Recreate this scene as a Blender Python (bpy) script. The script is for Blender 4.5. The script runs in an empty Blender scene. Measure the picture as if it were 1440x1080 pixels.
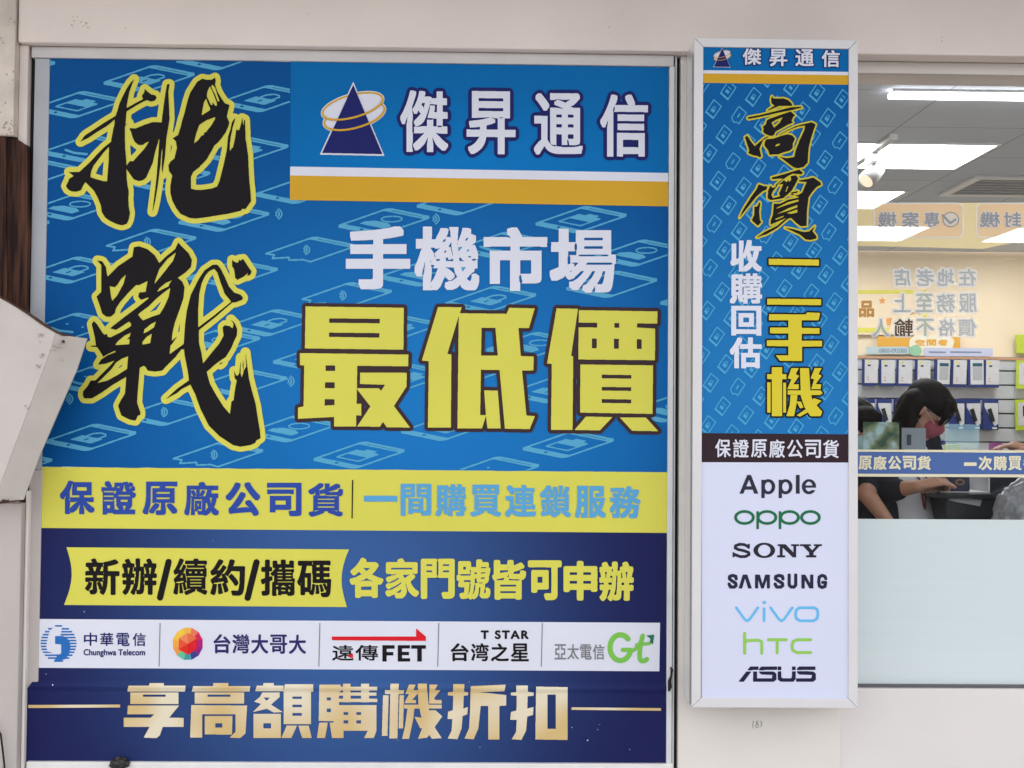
import bpy, bmesh, math, random
import numpy as np
from mathutils import Vector, Matrix

random.seed(7)
S = bpy.context.scene
COL = S.collection
PI = math.pi

# ------------------------------------------------------------------ camera
FPX, DIST, CAMZ = 1760.0, 4.4, 1.45
YAW, PITCH, ROLL = math.radians(1.0556), math.radians(1.7229), math.radians(0.4882)
cy, sy, cp, sp, cr, sr = (math.cos(YAW), math.sin(YAW), math.cos(PITCH), math.sin(PITCH), math.cos(ROLL), math.sin(ROLL))
FWD = Vector((sy * cp, cy * cp, sp))
R0 = Vector((cy, -sy, 0.0))
U0 = R0.cross(FWD)
RIGHT = R0 * cr + U0 * sr
UP = -R0 * sr + U0 * cr
CAM = Vector((0, -DIST, CAMZ))
cd = bpy.data.cameras.new('camera')
cam = bpy.data.objects.new('camera', cd)
COL.objects.link(cam)
cd.sensor_width = 36.0
cd.lens = FPX / 1440.0 * 36.0
cd.clip_start, cd.clip_end = 0.05, 2000
mw = Matrix(((RIGHT.x, UP.x, -FWD.x, CAM.x), (RIGHT.y, UP.y, -FWD.y, CAM.y), (RIGHT.z, UP.z, -FWD.z, CAM.z), (0, 0, 0, 1)))
cam.matrix_world = mw
S.camera = cam

# ------------------------------------------------------------------ sky, sun, exposure
SUN_EL, SUN_AZ = math.radians(52), math.radians(-25)      # sun high behind the building: the shop front is in open shade
w = bpy.data.worlds.new("World")
S.world = w
w.use_nodes = True
nt = w.node_tree
nt.nodes.clear()
sky = nt.nodes.new('ShaderNodeTexSky')
sky.sky_type = 'NISHITA'
sky.sun_disc = False
sky.sun_elevation = SUN_EL
sky.sun_rotation = SUN_AZ
sky.dust_density = 4.0
sky.air_density = 1.0
hs = nt.nodes.new('ShaderNodeHueSaturation')
hs.inputs['Saturation'].default_value = 0.12
bg = nt.nodes.new('ShaderNodeBackground')
bg.inputs['Strength'].default_value = 0.15
wo = nt.nodes.new('ShaderNodeOutputWorld')
nt.links.new(sky.outputs[0], hs.inputs['Color'])
nt.links.new(hs.outputs[0], bg.inputs['Color'])
nt.links.new(bg.outputs[0], wo.inputs['Surface'])
sl = bpy.data.lights.new('sun', 'SUN')
sl.energy = 1.5
sl.angle = math.radians(12)
sl.color = (1.0, 0.95, 0.88)
so = bpy.data.objects.new('sun', sl)
COL.objects.link(so)
sd = Vector((math.sin(SUN_AZ) * math.cos(SUN_EL), math.cos(SUN_AZ) * math.cos(SUN_EL), math.sin(SUN_EL)))
so.rotation_euler = sd.to_track_quat('Z', 'Y').to_euler()
so.location = (-3, 12, 14)
S.view_settings.view_transform = 'Standard'
S.view_settings.look = 'None'
S.view_settings.exposure = 2.05
S.view_settings.gamma = 1.0
S.cycles.max_bounces = 10
S.cycles.transparent_max_bounces = 16


# ------------------------------------------------------------------ helpers
def W(px, py, y=0.0):
    """point of the plane Y=y seen at photo pixel (px,py)"""
    d = FWD * FPX + RIGHT * (px - 720) - UP * (py - 540)
    t = (y + DIST) / d.y
    return CAM + d * t


def lin(v):
    v /= 255.0
    return v / 12.92 if v <= 0.04045 else ((v + 0.055) / 1.055) ** 2.4


def C(r, g, b, k=1.0):
    return (min(.95, lin(r) * k), min(.95, lin(g) * k), min(.95, lin(b) * k), 1)


def mat(name, col, rough=0.5, spec=0.4, metal=0.0, noise=None, bump=0.0, bscale=60.0, emit=None, var=0.0, vscale=3.0):
    m = bpy.data.materials.new(name)
    m.use_nodes = True
    t = m.node_tree
    b = t.nodes['Principled BSDF']
    b.inputs['Base Color'].default_value = col
    b.inputs['Roughness'].default_value = rough
    b.inputs['Metallic'].default_value = metal
    b.inputs['Specular IOR Level'].default_value = spec
    tc = t.nodes.new('ShaderNodeTexCoord')
    if var:
        n = t.nodes.new('ShaderNodeTexNoise')
        n.inputs['Scale'].default_value = vscale
        n.inputs['Detail'].default_value = 6
        t.links.new(tc.outputs['Object'], n.inputs['Vector'])
        mr = t.nodes.new('ShaderNodeMapRange')
        mr.inputs['From Min'].default_value = .3
        mr.inputs['From Max'].default_value = .7
        mr.inputs['To Min'].default_value = 1 - var
        mr.inputs['To Max'].default_value = 1 + var
        t.links.new(n.outputs['Fac'], mr.inputs['Value'])
        mx = t.nodes.new('ShaderNodeMix')
        mx.data_type = 'RGBA'
        mx.blend_type = 'MULTIPLY'
        mx.inputs['Factor'].default_value = 1
        mx.inputs['A'].default_value = col
        t.links.new(mr.outputs[0], mx.inputs['B'])
        t.links.new(mx.outputs['Result'], b.inputs['Base Color'])
    if bump:
        n2 = t.nodes.new('ShaderNodeTexNoise')
        n2.inputs['Scale'].default_value = bscale
        n2.inputs['Detail'].default_value = 4
        t.links.new(tc.outputs['Object'], n2.inputs['Vector'])
        bp = t.nodes.new('ShaderNodeBump')
        bp.inputs['Strength'].default_value = bump
        bp.inputs['Distance'].default_value = 0.01
        t.links.new(n2.outputs['Fac'], bp.inputs['Height'])
        t.links.new(bp.outputs[0], b.inputs['Normal'])
    if emit:
        b.inputs['Emission Color'].default_value = emit[0]
        b.inputs['Emission Strength'].default_value = emit[1]
    return m


def link(name, me, m=None, parent=None):
    o = bpy.data.objects.new(name, me)
    COL.objects.link(o)
    if m is not None:
        me.materials.append(m)
    if parent is not None:
        o.parent = parent
        o.matrix_parent_inverse = Matrix.Translation(-Vector(parent.location))
    return o


def thing(name, label, cat, loc=(0, 0, 0), group=None):
    o = bpy.data.objects.new(name, None)
    o.empty_display_size = .1
    COL.objects.link(o)
    o.location = loc
    return tag(o, label, cat, group)


def tag(o, label, cat, group=None, kind=None):
    o['label'] = label
    o['category'] = cat
    if group:
        o['group'] = group
    if kind:
        o['kind'] = kind
    return o


def part(o, label):
    o['label'] = label
    return o


def bm_obj(name, bm, m, parent=None, bevel=0.0, smooth=False):
    if bevel:
        bmesh.ops.bevel(bm, geom=list(bm.edges), offset=bevel, segments=2, affect='EDGES', profile=.6)
    bmesh.ops.recalc_face_normals(bm, faces=list(bm.faces))
    me = bpy.data.meshes.new(name)
    bm.to_mesh(me)
    bm.free()
    if smooth:
        for p in me.polygons:
            p.use_smooth = True
    return link(name, me, m, parent)


def add_box(bm, x0, x1, y0, y1, z0, z1):
    vs = [bm.verts.new((x, y, z)) for z in (z0, z1) for y in (y0, y1) for x in (x0, x1)]
    for f in ((0, 1, 3, 2), (4, 6, 7, 5), (0, 4, 5, 1), (2, 3, 7, 6), (0, 2, 6, 4), (1, 5, 7, 3)):
        bm.faces.new([vs[i] for i in f])


def box(name, x0, x1, y0, y1, z0, z1, m, parent=None, bevel=0.0):
    bm = bmesh.new()
    add_box(bm, x0, x1, y0, y1, z0, z1)
    return bm_obj(name, bm, m, parent, bevel)


def prism(name, front, back, m, parent=None, bevel=0.0):
    """solid between two matching outlines of 3D points"""
    bm = bmesh.new()
    a = [bm.verts.new(p) for p in front]
    b = [bm.verts.new(p) for p in back]
    n = len(a)
    bm.faces.new(a)
    bm.faces.new(b[::-1])
    for i in range(n):
        bm.faces.new((a[i], b[i], b[(i + 1) % n], a[(i + 1) % n]))
    return bm_obj(name, bm, m, parent, bevel)


def add_tube(bm, pts, r, seg=8):
    rings = []
    for i, p in enumerate(pts):
        p = Vector(p)
        d = (Vector(pts[min(i + 1, len(pts) - 1)]) - Vector(pts[max(i - 1, 0)])).normalized()
        a = d.orthogonal().normalized()
        b = d.cross(a)
        rr = r[i] if isinstance(r, (list, tuple)) else r
        rings.append([bm.verts.new(p + (a * math.cos(2 * PI * k / seg) + b * math.sin(2 * PI * k / seg)) * rr) for k in range(seg)])
    for i in range(len(rings) - 1):
        for k in range(seg):
            bm.faces.new((rings[i][k], rings[i][(k + 1) % seg], rings[i + 1][(k + 1) % seg], rings[i + 1][k]))
    bm.faces.new(rings[0][::-1])
    bm.faces.new(rings[-1])


# ------------------------------------------------------------------ flat print: masks grown and contoured in print space
def text_edges(body, k=1.0):
    cu = bpy.data.curves.new('t', 'FONT')
    cu.body = body
    cu.space_character = k
    o = bpy.data.objects.new('t', cu)
    COL.objects.link(o)
    dg = bpy.context.evaluated_depsgraph_get()
    me = o.evaluated_get(dg).to_mesh()
    cnt = {}
    for p in me.polygons:
        for e in p.edge_keys:
            cnt[e] = cnt.get(e, 0) + 1
    v = np.array([(q.co.x, q.co.y) for q in me.vertices])
    E = np.array([(v[a], v[b]) for (a, b), n in cnt.items() if n == 1])
    o.evaluated_get(dg).to_mesh_clear()
    bpy.data.objects.remove(o)
    bpy.data.curves.remove(cu)
    return E


class Ink:
    def __init__(self, x0, y0, x1, y1, cell=0.35):
        self.x0, self.y0, self.c = x0, y0, cell
        self.w = int((x1 - x0) / cell) + 2
        self.h = int((y1 - y0) / cell) + 2
        self.m = np.zeros((self.h, self.w), bool)

    def _edges(self, E, val=True):
        E = np.asarray(E, float)
        out = np.zeros_like(self.m)
        ax, ay, bx, by = E[:, 0, 0], E[:, 0, 1], E[:, 1, 0], E[:, 1, 1]
        r0 = max(0, int((min(ay.min(), by.min()) - self.y0) / self.c) - 1)
        r1 = min(self.h, int((max(ay.max(), by.max()) - self.y0) / self.c) + 2)
        for r in range(r0, r1):
            y = self.y0 + (r + .5) * self.c
            s = (ay <= y) != (by <= y)
            if not s.any():
                continue
            xs = np.sort(ax[s] + (y - ay[s]) / (by[s] - ay[s]) * (bx[s] - ax[s]))
            ii = np.clip(np.round((xs - self.x0) / self.c).astype(int), 0, self.w)
            for a, b in zip(ii[0::2], ii[1::2]):
                out[r, a:b] = True
        if val:
            self.m |= out
        else:
            self.m &= ~out
        return self

    def poly(self, pts, val=True):
        p = np.asarray(pts, float)
        return self._edges(np.stack([p, np.roll(p, -1, 0)], 1), val)

    def rect(self, x0, y0, x1, y1, val=True, s=0.0):
        return self.poly([(x0, y0), (x1, y0 + s * (x1 - x0)), (x1, y1 + s * (x1 - x0)), (x0, y1)], val)

    def stroke(self, pts, wd, closed=False, val=True):
        p = [np.array(q, float) for q in pts]
        if closed:
            p.append(p[0])
        for a, b in zip(p[:-1], p[1:]):
            R = wd / 2
            i0 = max(0, int((min(a[0], b[0]) - R - self.x0) / self.c) - 1)
            i1 = min(self.w, int((max(a[0], b[0]) + R - self.x0) / self.c) + 2)
            j0 = max(0, int((min(a[1], b[1]) - R - self.y0) / self.c) - 1)
            j1 = min(self.h, int((max(a[1], b[1]) + R - self.y0) / self.c) + 2)
            if i1 <= i0 or j1 <= j0:
                continue
            X = self.x0 + (np.arange(i0, i1) + .5) * self.c
            Y = (self.y0 + (np.arange(j0, j1) + .5) * self.c)[:, None]
            d = b - a
            L = max(1e-9, d @ d)
            t = np.clip(((X - a[0]) * d[0] + (Y - a[1]) * d[1]) / L, 0, 1)
            q = (X - a[0] - t * d[0]) ** 2 + (Y - a[1] - t * d[1]) ** 2 <= R * R
            if val:
                self.m[j0:j1, i0:i1] |= q
            else:
                self.m[j0:j1, i0:i1] &= ~q
        return self

    def text(self, body, bx, s=0.0, k=1.0, g=0.0, mirror=False, thin=1.0):
        E = text_edges(body, k)
        lo, hi = E.reshape(-1, 2).min(0), E.reshape(-1, 2).max(0)
        x0, y0, x1, y1 = bx[0] + g, bx[1] + g, bx[2] - g, bx[3] - g
        u = (E[..., 0] - lo[0]) / (hi[0] - lo[0])
        if mirror:
            u = 1 - u
        v = (hi[1] - E[..., 1]) / (hi[1] - lo[1])
        X = x0 + u * (x1 - x0)
        Y = y0 + v * (y1 - y0) + s * (X - x0)
        return self._edges(np.stack([X, Y], -1))

    def clip(self, pts):
        k = Ink.__new__(Ink)
        k.__dict__.update(self.__dict__)
        k.m = np.zeros_like(self.m)
        k.poly(pts)
        self.m &= k.m
        return self

    def sdf(self, R, square=False):
        def dist(mask):
            n = int(R) + 2
            big = float(n + 1)
            d = np.where(mask, 0.0, big)
            for i in range(1, self.w):
                d[:, i] = np.minimum(d[:, i], d[:, i - 1] + 1)
            for i in range(self.w - 2, -1, -1):
                d[:, i] = np.minimum(d[:, i], d[:, i + 1] + 1)
            out = np.full_like(d, big * 2)
            f = (lambda a, k: np.maximum(a, abs(k))) if square else (lambda a, k: np.sqrt(a * a + k * k))
            for k in range(-n, n + 1):
                a, b = max(0, k), min(self.h, self.h + k)
                out[a:b] = np.minimum(out[a:b], f(d[a - k:b - k], k))
            return np.minimum(out, big)
        return np.where(self.m, -(dist(~self.m) - .5), dist(self.m) - .5)

    def loops(self, grow=0.0, square=False, smooth=1, adapt=0.0):
        g = grow / self.c
        pad = int(abs(g)) + 3
        self.m = np.pad(self.m, pad)
        self.x0 -= pad * self.c
        self.y0 -= pad * self.c
        self.h, self.w = self.m.shape
        F = self.sdf((max(g, 2) + 1) * (1.7 if adapt else 1), square)
        if adapt:                       # keep the narrow counters of dense characters open
            H = F.copy()
            r = int(g * 1.1) + 1
            for ax in (0, 1):
                Hp = np.pad(H, [(r, r) if ax == a else (0, 0) for a in (0, 1)], mode='edge')
                H = np.max([np.take(Hp, range(k, k + F.shape[ax]), ax) for k in range(2 * r + 1)], 0)
            g = np.minimum(g, adapt * H)
        for _ in range(smooth):
            P = np.pad(F, 1, mode='edge')
            F = (P[:-2, 1:-1] + P[2:, 1:-1] + P[1:-1, :-2] + P[1:-1, 2:] + 4 * P[1:-1, 1:-1]) / 8
        F = F - g
        F[np.abs(F) < 1e-6] = 1e-6
        ins = F < 0
        q = ins[:-1, :-1] * 1 + ins[:-1, 1:] * 2 + ins[1:, 1:] * 4 + ins[1:, :-1] * 8
        nxt = {}
        T = {1: ((3, 0),), 2: ((0, 1),), 3: ((3, 1),), 4: ((1, 2),), 5: ((3, 2), (1, 0)), 6: ((0, 2),), 7: ((3, 2),), 8: ((2, 3),), 9: ((2, 0),),
             10: ((0, 3), (2, 1)), 11: ((2, 1),), 12: ((1, 3),), 13: ((1, 0),), 14: ((0, 3),)}

        def eid(j, i, e):
            return ((j, i, 0), (j, i + 1, 1), (j + 1, i, 0), (j, i, 1))[e]
        for j, i in zip(*np.nonzero((q > 0) & (q < 15))):
            for a, b in T[int(q[j, i])]:
                nxt[eid(int(j), int(i), a)] = eid(int(j), int(i), b)

        def pos(e):
            j, i, v = e
            if v == 0:
                a, b = F[j, i], F[j, i + 1]
                return (self.x0 + (i + .5 + a / (a - b)) * self.c, self.y0 + (j + .5) * self.c)
            a, b = F[j, i], F[j + 1, i]
            return (self.x0 + (i + .5) * self.c, self.y0 + (j + .5 + a / (a - b)) * self.c)
        out = []
        while nxt:
            s0, e = nxt.popitem()
            L = [s0]
            while e != s0 and e in nxt:
                L.append(e)
                e = nxt.pop(e)
            if len(L) >= 4:
                P = rdp([pos(x) for x in L], .16 * self.c / .35)
                if len(P) >= 3:
                    out.append(P)
        return out


def rdp(P, tol):
    P = np.array(P)
    n = len(P)
    far = int(np.argmax(((P - P[0]) ** 2).sum(1)))
    keep = np.zeros(n + 1, bool)
    Q = np.vstack([P, P[:1]])
    keep[[0, far, n]] = True
    st = [(0, far), (far, n)]
    while st:
        a, b = st.pop()
        if b - a < 2:
            continue
        d = Q[b] - Q[a]
        L = math.hypot(*d) or 1e-9
        r = Q[a + 1:b] - Q[a]
        h = np.abs(r[:, 0] * d[1] - r[:, 1] * d[0]) / L
        k = int(np.argmax(h))
        if h[k] > tol:
            k += a + 1
            keep[k] = True
            st += [(a, k), (k, b)]
    return [tuple(x) for x in Q[:-1][keep[:-1]]]


def fill_once(loops, jit):
    cu = bpy.data.curves.new('f', 'CURVE')
    cu.dimensions = '2D'
    cu.fill_mode = 'BOTH'
    rj = random.Random(int(jit * 1e6))
    for L in loops:
        s = cu.splines.new('POLY')
        s.points.add(len(L) - 1)
        s.points.foreach_set('co', [c for x, y in L for c in (x + rj.uniform(-jit, jit), -y + rj.uniform(-jit, jit), 0, 1)])
        s.use_cyclic_u = True
    o = bpy.data.objects.new('f', cu)
    COL.objects.link(o)
    dg = bpy.context.evaluated_depsgraph_get()
    me = o.evaluated_get(dg).to_mesh()
    V = [(v.co.x, -v.co.y) for v in me.vertices]
    Fc = [tuple(p.vertices) for p in me.polygons]
    area = sum(p.area for p in me.polygons)
    o.evaluated_get(dg).to_mesh_clear()
    bpy.data.objects.remove(o)
    bpy.data.curves.remove(cu)
    return V, Fc, area


def fill_mesh(loops):
    """triangulate loops (holes by nesting) with Blender's own 2D curve fill, each outer loop with its holes; retried until the areas agree"""
    P = [np.array(L) for L in loops]
    A = [abs(float(np.sum(p[:, 0] * np.roll(p[:, 1], -1) - np.roll(p[:, 0], -1) * p[:, 1]))) / 2 for p in P]

    def inside(pt, q):
        x0, y0, x1, y1 = q[:, 0], q[:, 1], np.roll(q[:, 0], -1), np.roll(q[:, 1], -1)
        m = (y0 <= pt[1]) != (y1 <= pt[1])
        return bool(np.count_nonzero(pt[0] < x0[m] + (pt[1] - y0[m]) / (y1[m] - y0[m]) * (x1[m] - x0[m])) % 2)
    par = []
    for i, p in enumerate(P):
        par.append([j for j in range(len(P)) if A[j] > A[i] and inside(p[0], P[j])])
    V, Fc = [], []
    for i in range(len(P)):
        if len(par[i]) % 2:
            continue
        holes = [k for k in range(len(P)) if len(par[k]) == len(par[i]) + 1 and i in par[k]]
        want = A[i] - sum(A[k] for k in holes)
        best = None
        for jit in (0.0, .002, .006, .012, .02, .03):
            v, f, ar = fill_once([loops[i]] + [loops[k] for k in holes], jit)
            err = abs(ar - want) / max(want, 1e-6)
            if best is None or err < best[0]:
                best = (err, v, f)
            if err < .012:
                break
        n0 = len(V)
        V += best[1]
        Fc += [tuple(x + n0 for x in t) for t in best[2]]
    return V, Fc


RIDGE = 0.0


def surf_banner(p):
    """the vinyl steps over a rail near its foot"""
    z = p.z
    if z >= Z_R0:
        return 0.0
    if z >= Z_R1:
        t = (Z_R0 - z) / (Z_R0 - Z_R1)
        return -0.010 * math.sin(t * PI / 2)
    if z >= Z_R2:
        t = (Z_R1 - z) / (Z_R1 - Z_R2)
        return -0.010 + 0.005 * t
    return -0.005


Z_R0, Z_R1, Z_R2 = W(500, 958).z, W(500, 967).z, W(500, 973).z


def put(name, loops, m, parent, y, layer=1, surf=None, label=None):
    V, Fc = fill_mesh(loops)
    bm = bmesh.new()
    vs = [bm.verts.new(W(x, yy, y)) for x, yy in V]
    for f in Fc:
        try:
            bm.faces.new([vs[i] for i in f])
        except ValueError:
            pass
    if surf:
        for k in range(9):
            z = Z_R0 + (Z_R2 - Z_R0) * k / 8
            bmesh.ops.bisect_plane(bm, geom=list(bm.verts) + list(bm.edges) + list(bm.faces), plane_co=(0, 0, z), plane_no=(0, 0, 1))
        for v in bm.verts:
            v.co.y += surf(v.co)
    for v in bm.verts:
        v.co.y -= 0.001 * layer
    bm.normal_update()
    for f in bm.faces:
        if f.normal.y > 0:
            f.normal_flip()
    me = bpy.data.meshes.new(name)
    bm.to_mesh(me)
    bm.free()
    o = link(name, me, m, parent)
    if label:
        o['label'] = label
    return o


def tr(ox, oy, sc, pts):
    return [(ox + x / sc, oy + y / sc) for x, y in pts]


def ell(cx, cy_, a, b, rot=0.0, n=48, t0=0.0, t1=2 * PI):
    c, s = math.cos(rot), math.sin(rot)
    out = []
    for i in range(n + (0 if abs(t1 - t0 - 2 * PI) < 1e-6 else 1)):
        t = t0 + (t1 - t0) * i / n
        x, y = a * math.cos(t), b * math.sin(t)
        out.append((cx + x * c - y * s, cy_ + x * s + y * c))
    return out


# ------------------------------------------------------------------ materials
K = 0.97            # printed colours: seen value -> pigment
M = {}
M['wall'] = mat('painted_plaster', (.76, .668, .618, 1), .7, .3, var=.075, vscale=1.6, bump=.14, bscale=35)
M['pillar'] = mat('painted_pillar', (.74, .69, .645, 1), .65, .3, var=.035, vscale=3, bump=.08, bscale=30)
M['sillw'] = mat('sill_paint', (.715, .67, .65, 1), .6, .3, var=.03, vscale=2.5, bump=.06, bscale=40)
M['alu'] = mat('white_frame', (.62, .62, .63, 1), .4, .5, var=.05, vscale=9)
M['alug'] = mat('grey_frame', (.385, .395, .43, 1), .4, .4, var=.05, vscale=9)
M['black'] = mat('black_gap', (.012, .010, .009, 1), .8)
M['concrete'] = mat('pavement_tile', (.42, .40, .38, 1), .8, var=.15, vscale=2, bump=.2)
M['asphalt'] = mat('asphalt', (.06, .06, .062, 1), .9, var=.2, vscale=8, bump=.3, bscale=120)
M['canopy'] = mat('unseen_soffit', (.40, .38, .37, 1), .8, var=.05)


def stained():
    m = mat('stained_plaster', (.60, .53, .47, 1), .8, .2, var=.16, vscale=9, bump=.35, bscale=22)
    return m


M['stain'] = stained()
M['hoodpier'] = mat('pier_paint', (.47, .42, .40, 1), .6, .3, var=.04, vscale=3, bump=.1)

# ------------------------------------------------------------------ ground
g = box('pavement', -40, 40, -3.2, 9, -.3, 0, M['concrete'])
g['kind'] = 'structure'
g = box('road', -400, 400, -400, -3.201, -.5, -.14, M['asphalt'])
g['kind'] = 'structure'
bm = bmesh.new()
add_box(bm, -40, 40, -3.5, -3.19, -.5, .004)
g = bm_obj('kerb', bm, M['concrete'])
g['kind'] = 'structure'

# ------------------------------------------------------------------ shop building
bld = thing('shop_building', 'cream plastered shop front with a pillar and a wide shop window', 'building', (0, 0, 0))
XL, XR = -3.2, 4.6
z_lb = W(500, 66, -.05).z                    # lintel underside
xl_l = W(25, 40, -.05).x
bm = bmesh.new()
add_box(bm, xl_l, XR, -.05, .35, z_lb, 3.4)
bm_obj('lintel', bm, M['wall'], bld, .008)
x_pl = W(26, 300, -.03).x
bm = bmesh.new()
add_box(bm, XL, xl_l - .004, -.06, .35, W(10, 190, -.06).z, 3.4)
part(bm_obj('upper_pier', bm, M['stain'], bld, .004), 'stained and pitted plaster')
x_g = W(41, 300, 0).x
box('jamb', xl_l - .002, W(43, 60, 0).x, -.02, .35, W(30, 205, 0).z, z_lb - .001, M['wall'], bld)
# dark joint beside the frame
box('joint', x_g - .02, x_g + .03, .015, .3, .3, z_lb, M['black'], bld)
# pier under the hood
x_pr = W(27, 900, -.06).x
bm = bmesh.new()
add_box(bm, XL, x_pr, -.06, .35, 0, W(10, 708, -.06).z)
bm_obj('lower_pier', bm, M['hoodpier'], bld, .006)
bm = bmesh.new()
zt = W(40, 690, -.02).z
add_box(bm, x_pr + .001, W(36, 1000, -.02).x, -.03, .3, 0, zt)
bm_obj('pier_trim', bm, M['pillar'], bld, .005)
box('wall_core', XL, W(40, 500, .05).x, .02, .34, 0, W(10, 188, -.06).z, M['wall'], bld)
# wall under the banner and pillar between banner and window
box('skirting', W(37, 1075, -.02).x, W(946, 1070, -.02).x, -.022, .3, 0, W(500, 1073, -.022).z, mat('white_sill', (.74, .72, .70, 1), .5, var=.05, vscale=12, bump=.1), bld, .004)
x_p0, x_p1 = W(955, 600, 0).x, W(1182, 1030, 0).x
box('pillar', x_p0, x_p1, 0, .35, 0, z_lb - .001, M['pillar'], bld, .004)
zs = W(1320, 969, .015).z
box('window_wall', x_p1 + .001, XR, .015, .3, 0, zs, M['sillw'], bld, .003)
box('window_ledge', x_p1 + .002, XR, .035, .09, zs + .0005, zs + .009, mat('dark_seal', (.10, .10, .11, 1), .6), bld)
# frame round the banner
f = bmesh.new()
add_box(f, W(46, 70, 0).x, W(947, 80, 0).x, -.012, .06, W(500, 87, -.012).z, z_lb - .002)
fo = bm_obj('banner_frame', f, mat('head_frame', (.56, .53, .52, 1), .5, .4, var=.06, vscale=4), bld, .003)
xa = W(943, 600, -.012).x
box('banner_frame', W(939, 600, -.012).x, W(946.5, 600, -.012).x, -.016, .06, W(500, 1073, 0).z + .001, W(500, 87, -.012).z - .001, M['alu'], bld, .003)
box('banner_frame', W(45, 300, -.004).x, W(66, 300, -.004).x, -.006, .06, W(45, 660, 0).z, W(500, 87, -.012).z - .001, M['alug'], bld, .003)
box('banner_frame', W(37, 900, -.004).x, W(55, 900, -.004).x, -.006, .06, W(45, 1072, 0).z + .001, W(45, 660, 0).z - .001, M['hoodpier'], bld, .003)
box('joint', W(947, 600, .02).x, x_p0 - .001, .03, .3, 0, z_lb - .002, M['black'], bld)
box('joint_trim', W(947.2, 600, .0).x, W(949.3, 600, .0).x, -.004, .03, .2, z_lb - .003, M['alu'], bld)
# window head
zh0 = W(1320, 104, .03).z
box('window_head', x_p1, XR, .03, .056, zh0, z_lb - .002, mat('head_paint', (.60, .55, .51, 1), .6, var=.04), bld, .003)
# glass
gm = bpy.data.materials.new('window_glass')
gm.use_nodes = True
t = gm.node_tree
t.nodes.clear()
o_ = t.nodes.new('ShaderNodeOutputMaterial')
mx = t.nodes.new('ShaderNodeMixShader')
mx.inputs[0].default_value = .02
tp = t.nodes.new('ShaderNodeBsdfTransparent')
tp.inputs[0].default_value = (.95, .965, .96, 1)
gl = t.nodes.new('ShaderNodeBsdfGlossy')
gl.inputs['Roughness'].default_value = .02
t.links.new(tp.outputs[0], mx.inputs[1])
t.links.new(gl.outputs[0], mx.inputs[2])
t.links.new(mx.outputs[0], o_.inputs[0])
GY = .06
bm = bmesh.new()
v = [bm.verts.new(p) for p in ((x_p1 + .002, GY, zs + .01), (XR, GY, zs + .01), (XR, GY, zh0 - .001), (x_p1 + .002, GY, zh0 - .001))]
bm.faces.new(v)
bm_obj('window_pane', bm, gm, bld)
# unseen soffit added over the pavement to shade the top of the front
box('unseen_soffit', -8, 9, -1.3, .349, 3.401, 3.55, M['canopy'], bld)
box('party_wall', XL, XR, .351, .42, 3.1, 3.4, M['wall'], bld)
# interior shell
ZC = 2.81
YB = 5.3
M['ceil'] = mat('ceiling_board', (.58, .62, .70, 1), .8, var=.03, vscale=2)
M['cream'] = mat('cream_wall', C(240, 220, 190, 1.0), .6, var=.02)
t = M['ceil'].node_tree
tc = t.nodes.new('ShaderNodeTexCoord')
bk_t = t.nodes.new('ShaderNodeTexBrick')
bk_t.offset = 0
for k_, v_ in (('Color1', (.56, .60, .68, 1)), ('Color2', (.61, .645, .72, 1)), ('Mortar', (.30, .31, .34, 1)), ('Scale', 1.0), ('Mortar Size', .004), ('Brick Width', .62), ('Row Height', .62)):
    bk_t.inputs[k_].default_value = v_
t.links.new(tc.outputs['Object'], bk_t.inputs['Vector'])
t.links.new(bk_t.outputs['Color'], t.nodes['Principled BSDF'].inputs['Base Color'])
box('ceiling', x_p0 - 1.2, XR, .43, YB, ZC, ZC + .1, M['ceil'], bld)
zdrop = W(1320, 148, .98).z
box('ceiling_bulkhead', x_p1 - .2, XR, .064, .98, zdrop, zdrop + .3, mat('bulkhead', (.72, .78, .82, 1), .7), bld)
box('back_wall', x_p0 - 1.2, XR, YB + .02, YB + .2, 0, ZC + .05, M['cream'], bld)
box('side_wall', x_p0 - 1.3, x_p0 - 1.2, .36, YB, 0, ZC, M['cream'], bld)
box('side_wall', XR, XR + .1, .0, YB + .2, 0, 3.4, M['cream'], bld)
box('inner_wall', x_p0 - 1.2, x_p1 - .01, .351, .36, 0, ZC, M['cream'], bld)
g = box('shop_floor', x_p0 - 1.2, XR, .36, YB, .0005, .012, mat('floor_tile', (.38, .37, .36, 1), .25, var=.05))
g['kind'] = 'structure'
# slatwall with grooves
bm = bmesh.new()
pr = W(1320, 561, YB).z - W(1320, 581, YB).z
ztop = W(1320, 501, YB).z
k = 0
xs0, xs1 = W(1150, 560, YB).x, W(1640, 560, YB).x
while k < 9:
    add_box(bm, xs0, xs1, YB - .03, YB + .015, ztop - (k + 1) * pr + .006, ztop - k * pr - .006)
    k += 1
bm_obj('slat_wall', bm, mat('slat_board', (.56, .57, .60, 1), .5, var=.04), bld)
box('slat_backing', xs0, xs1, YB + .015, YB + .019, ztop - 9 * pr, ztop, mat('slat_shadow', (.12, .12, .13, 1), .8), bld)

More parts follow.
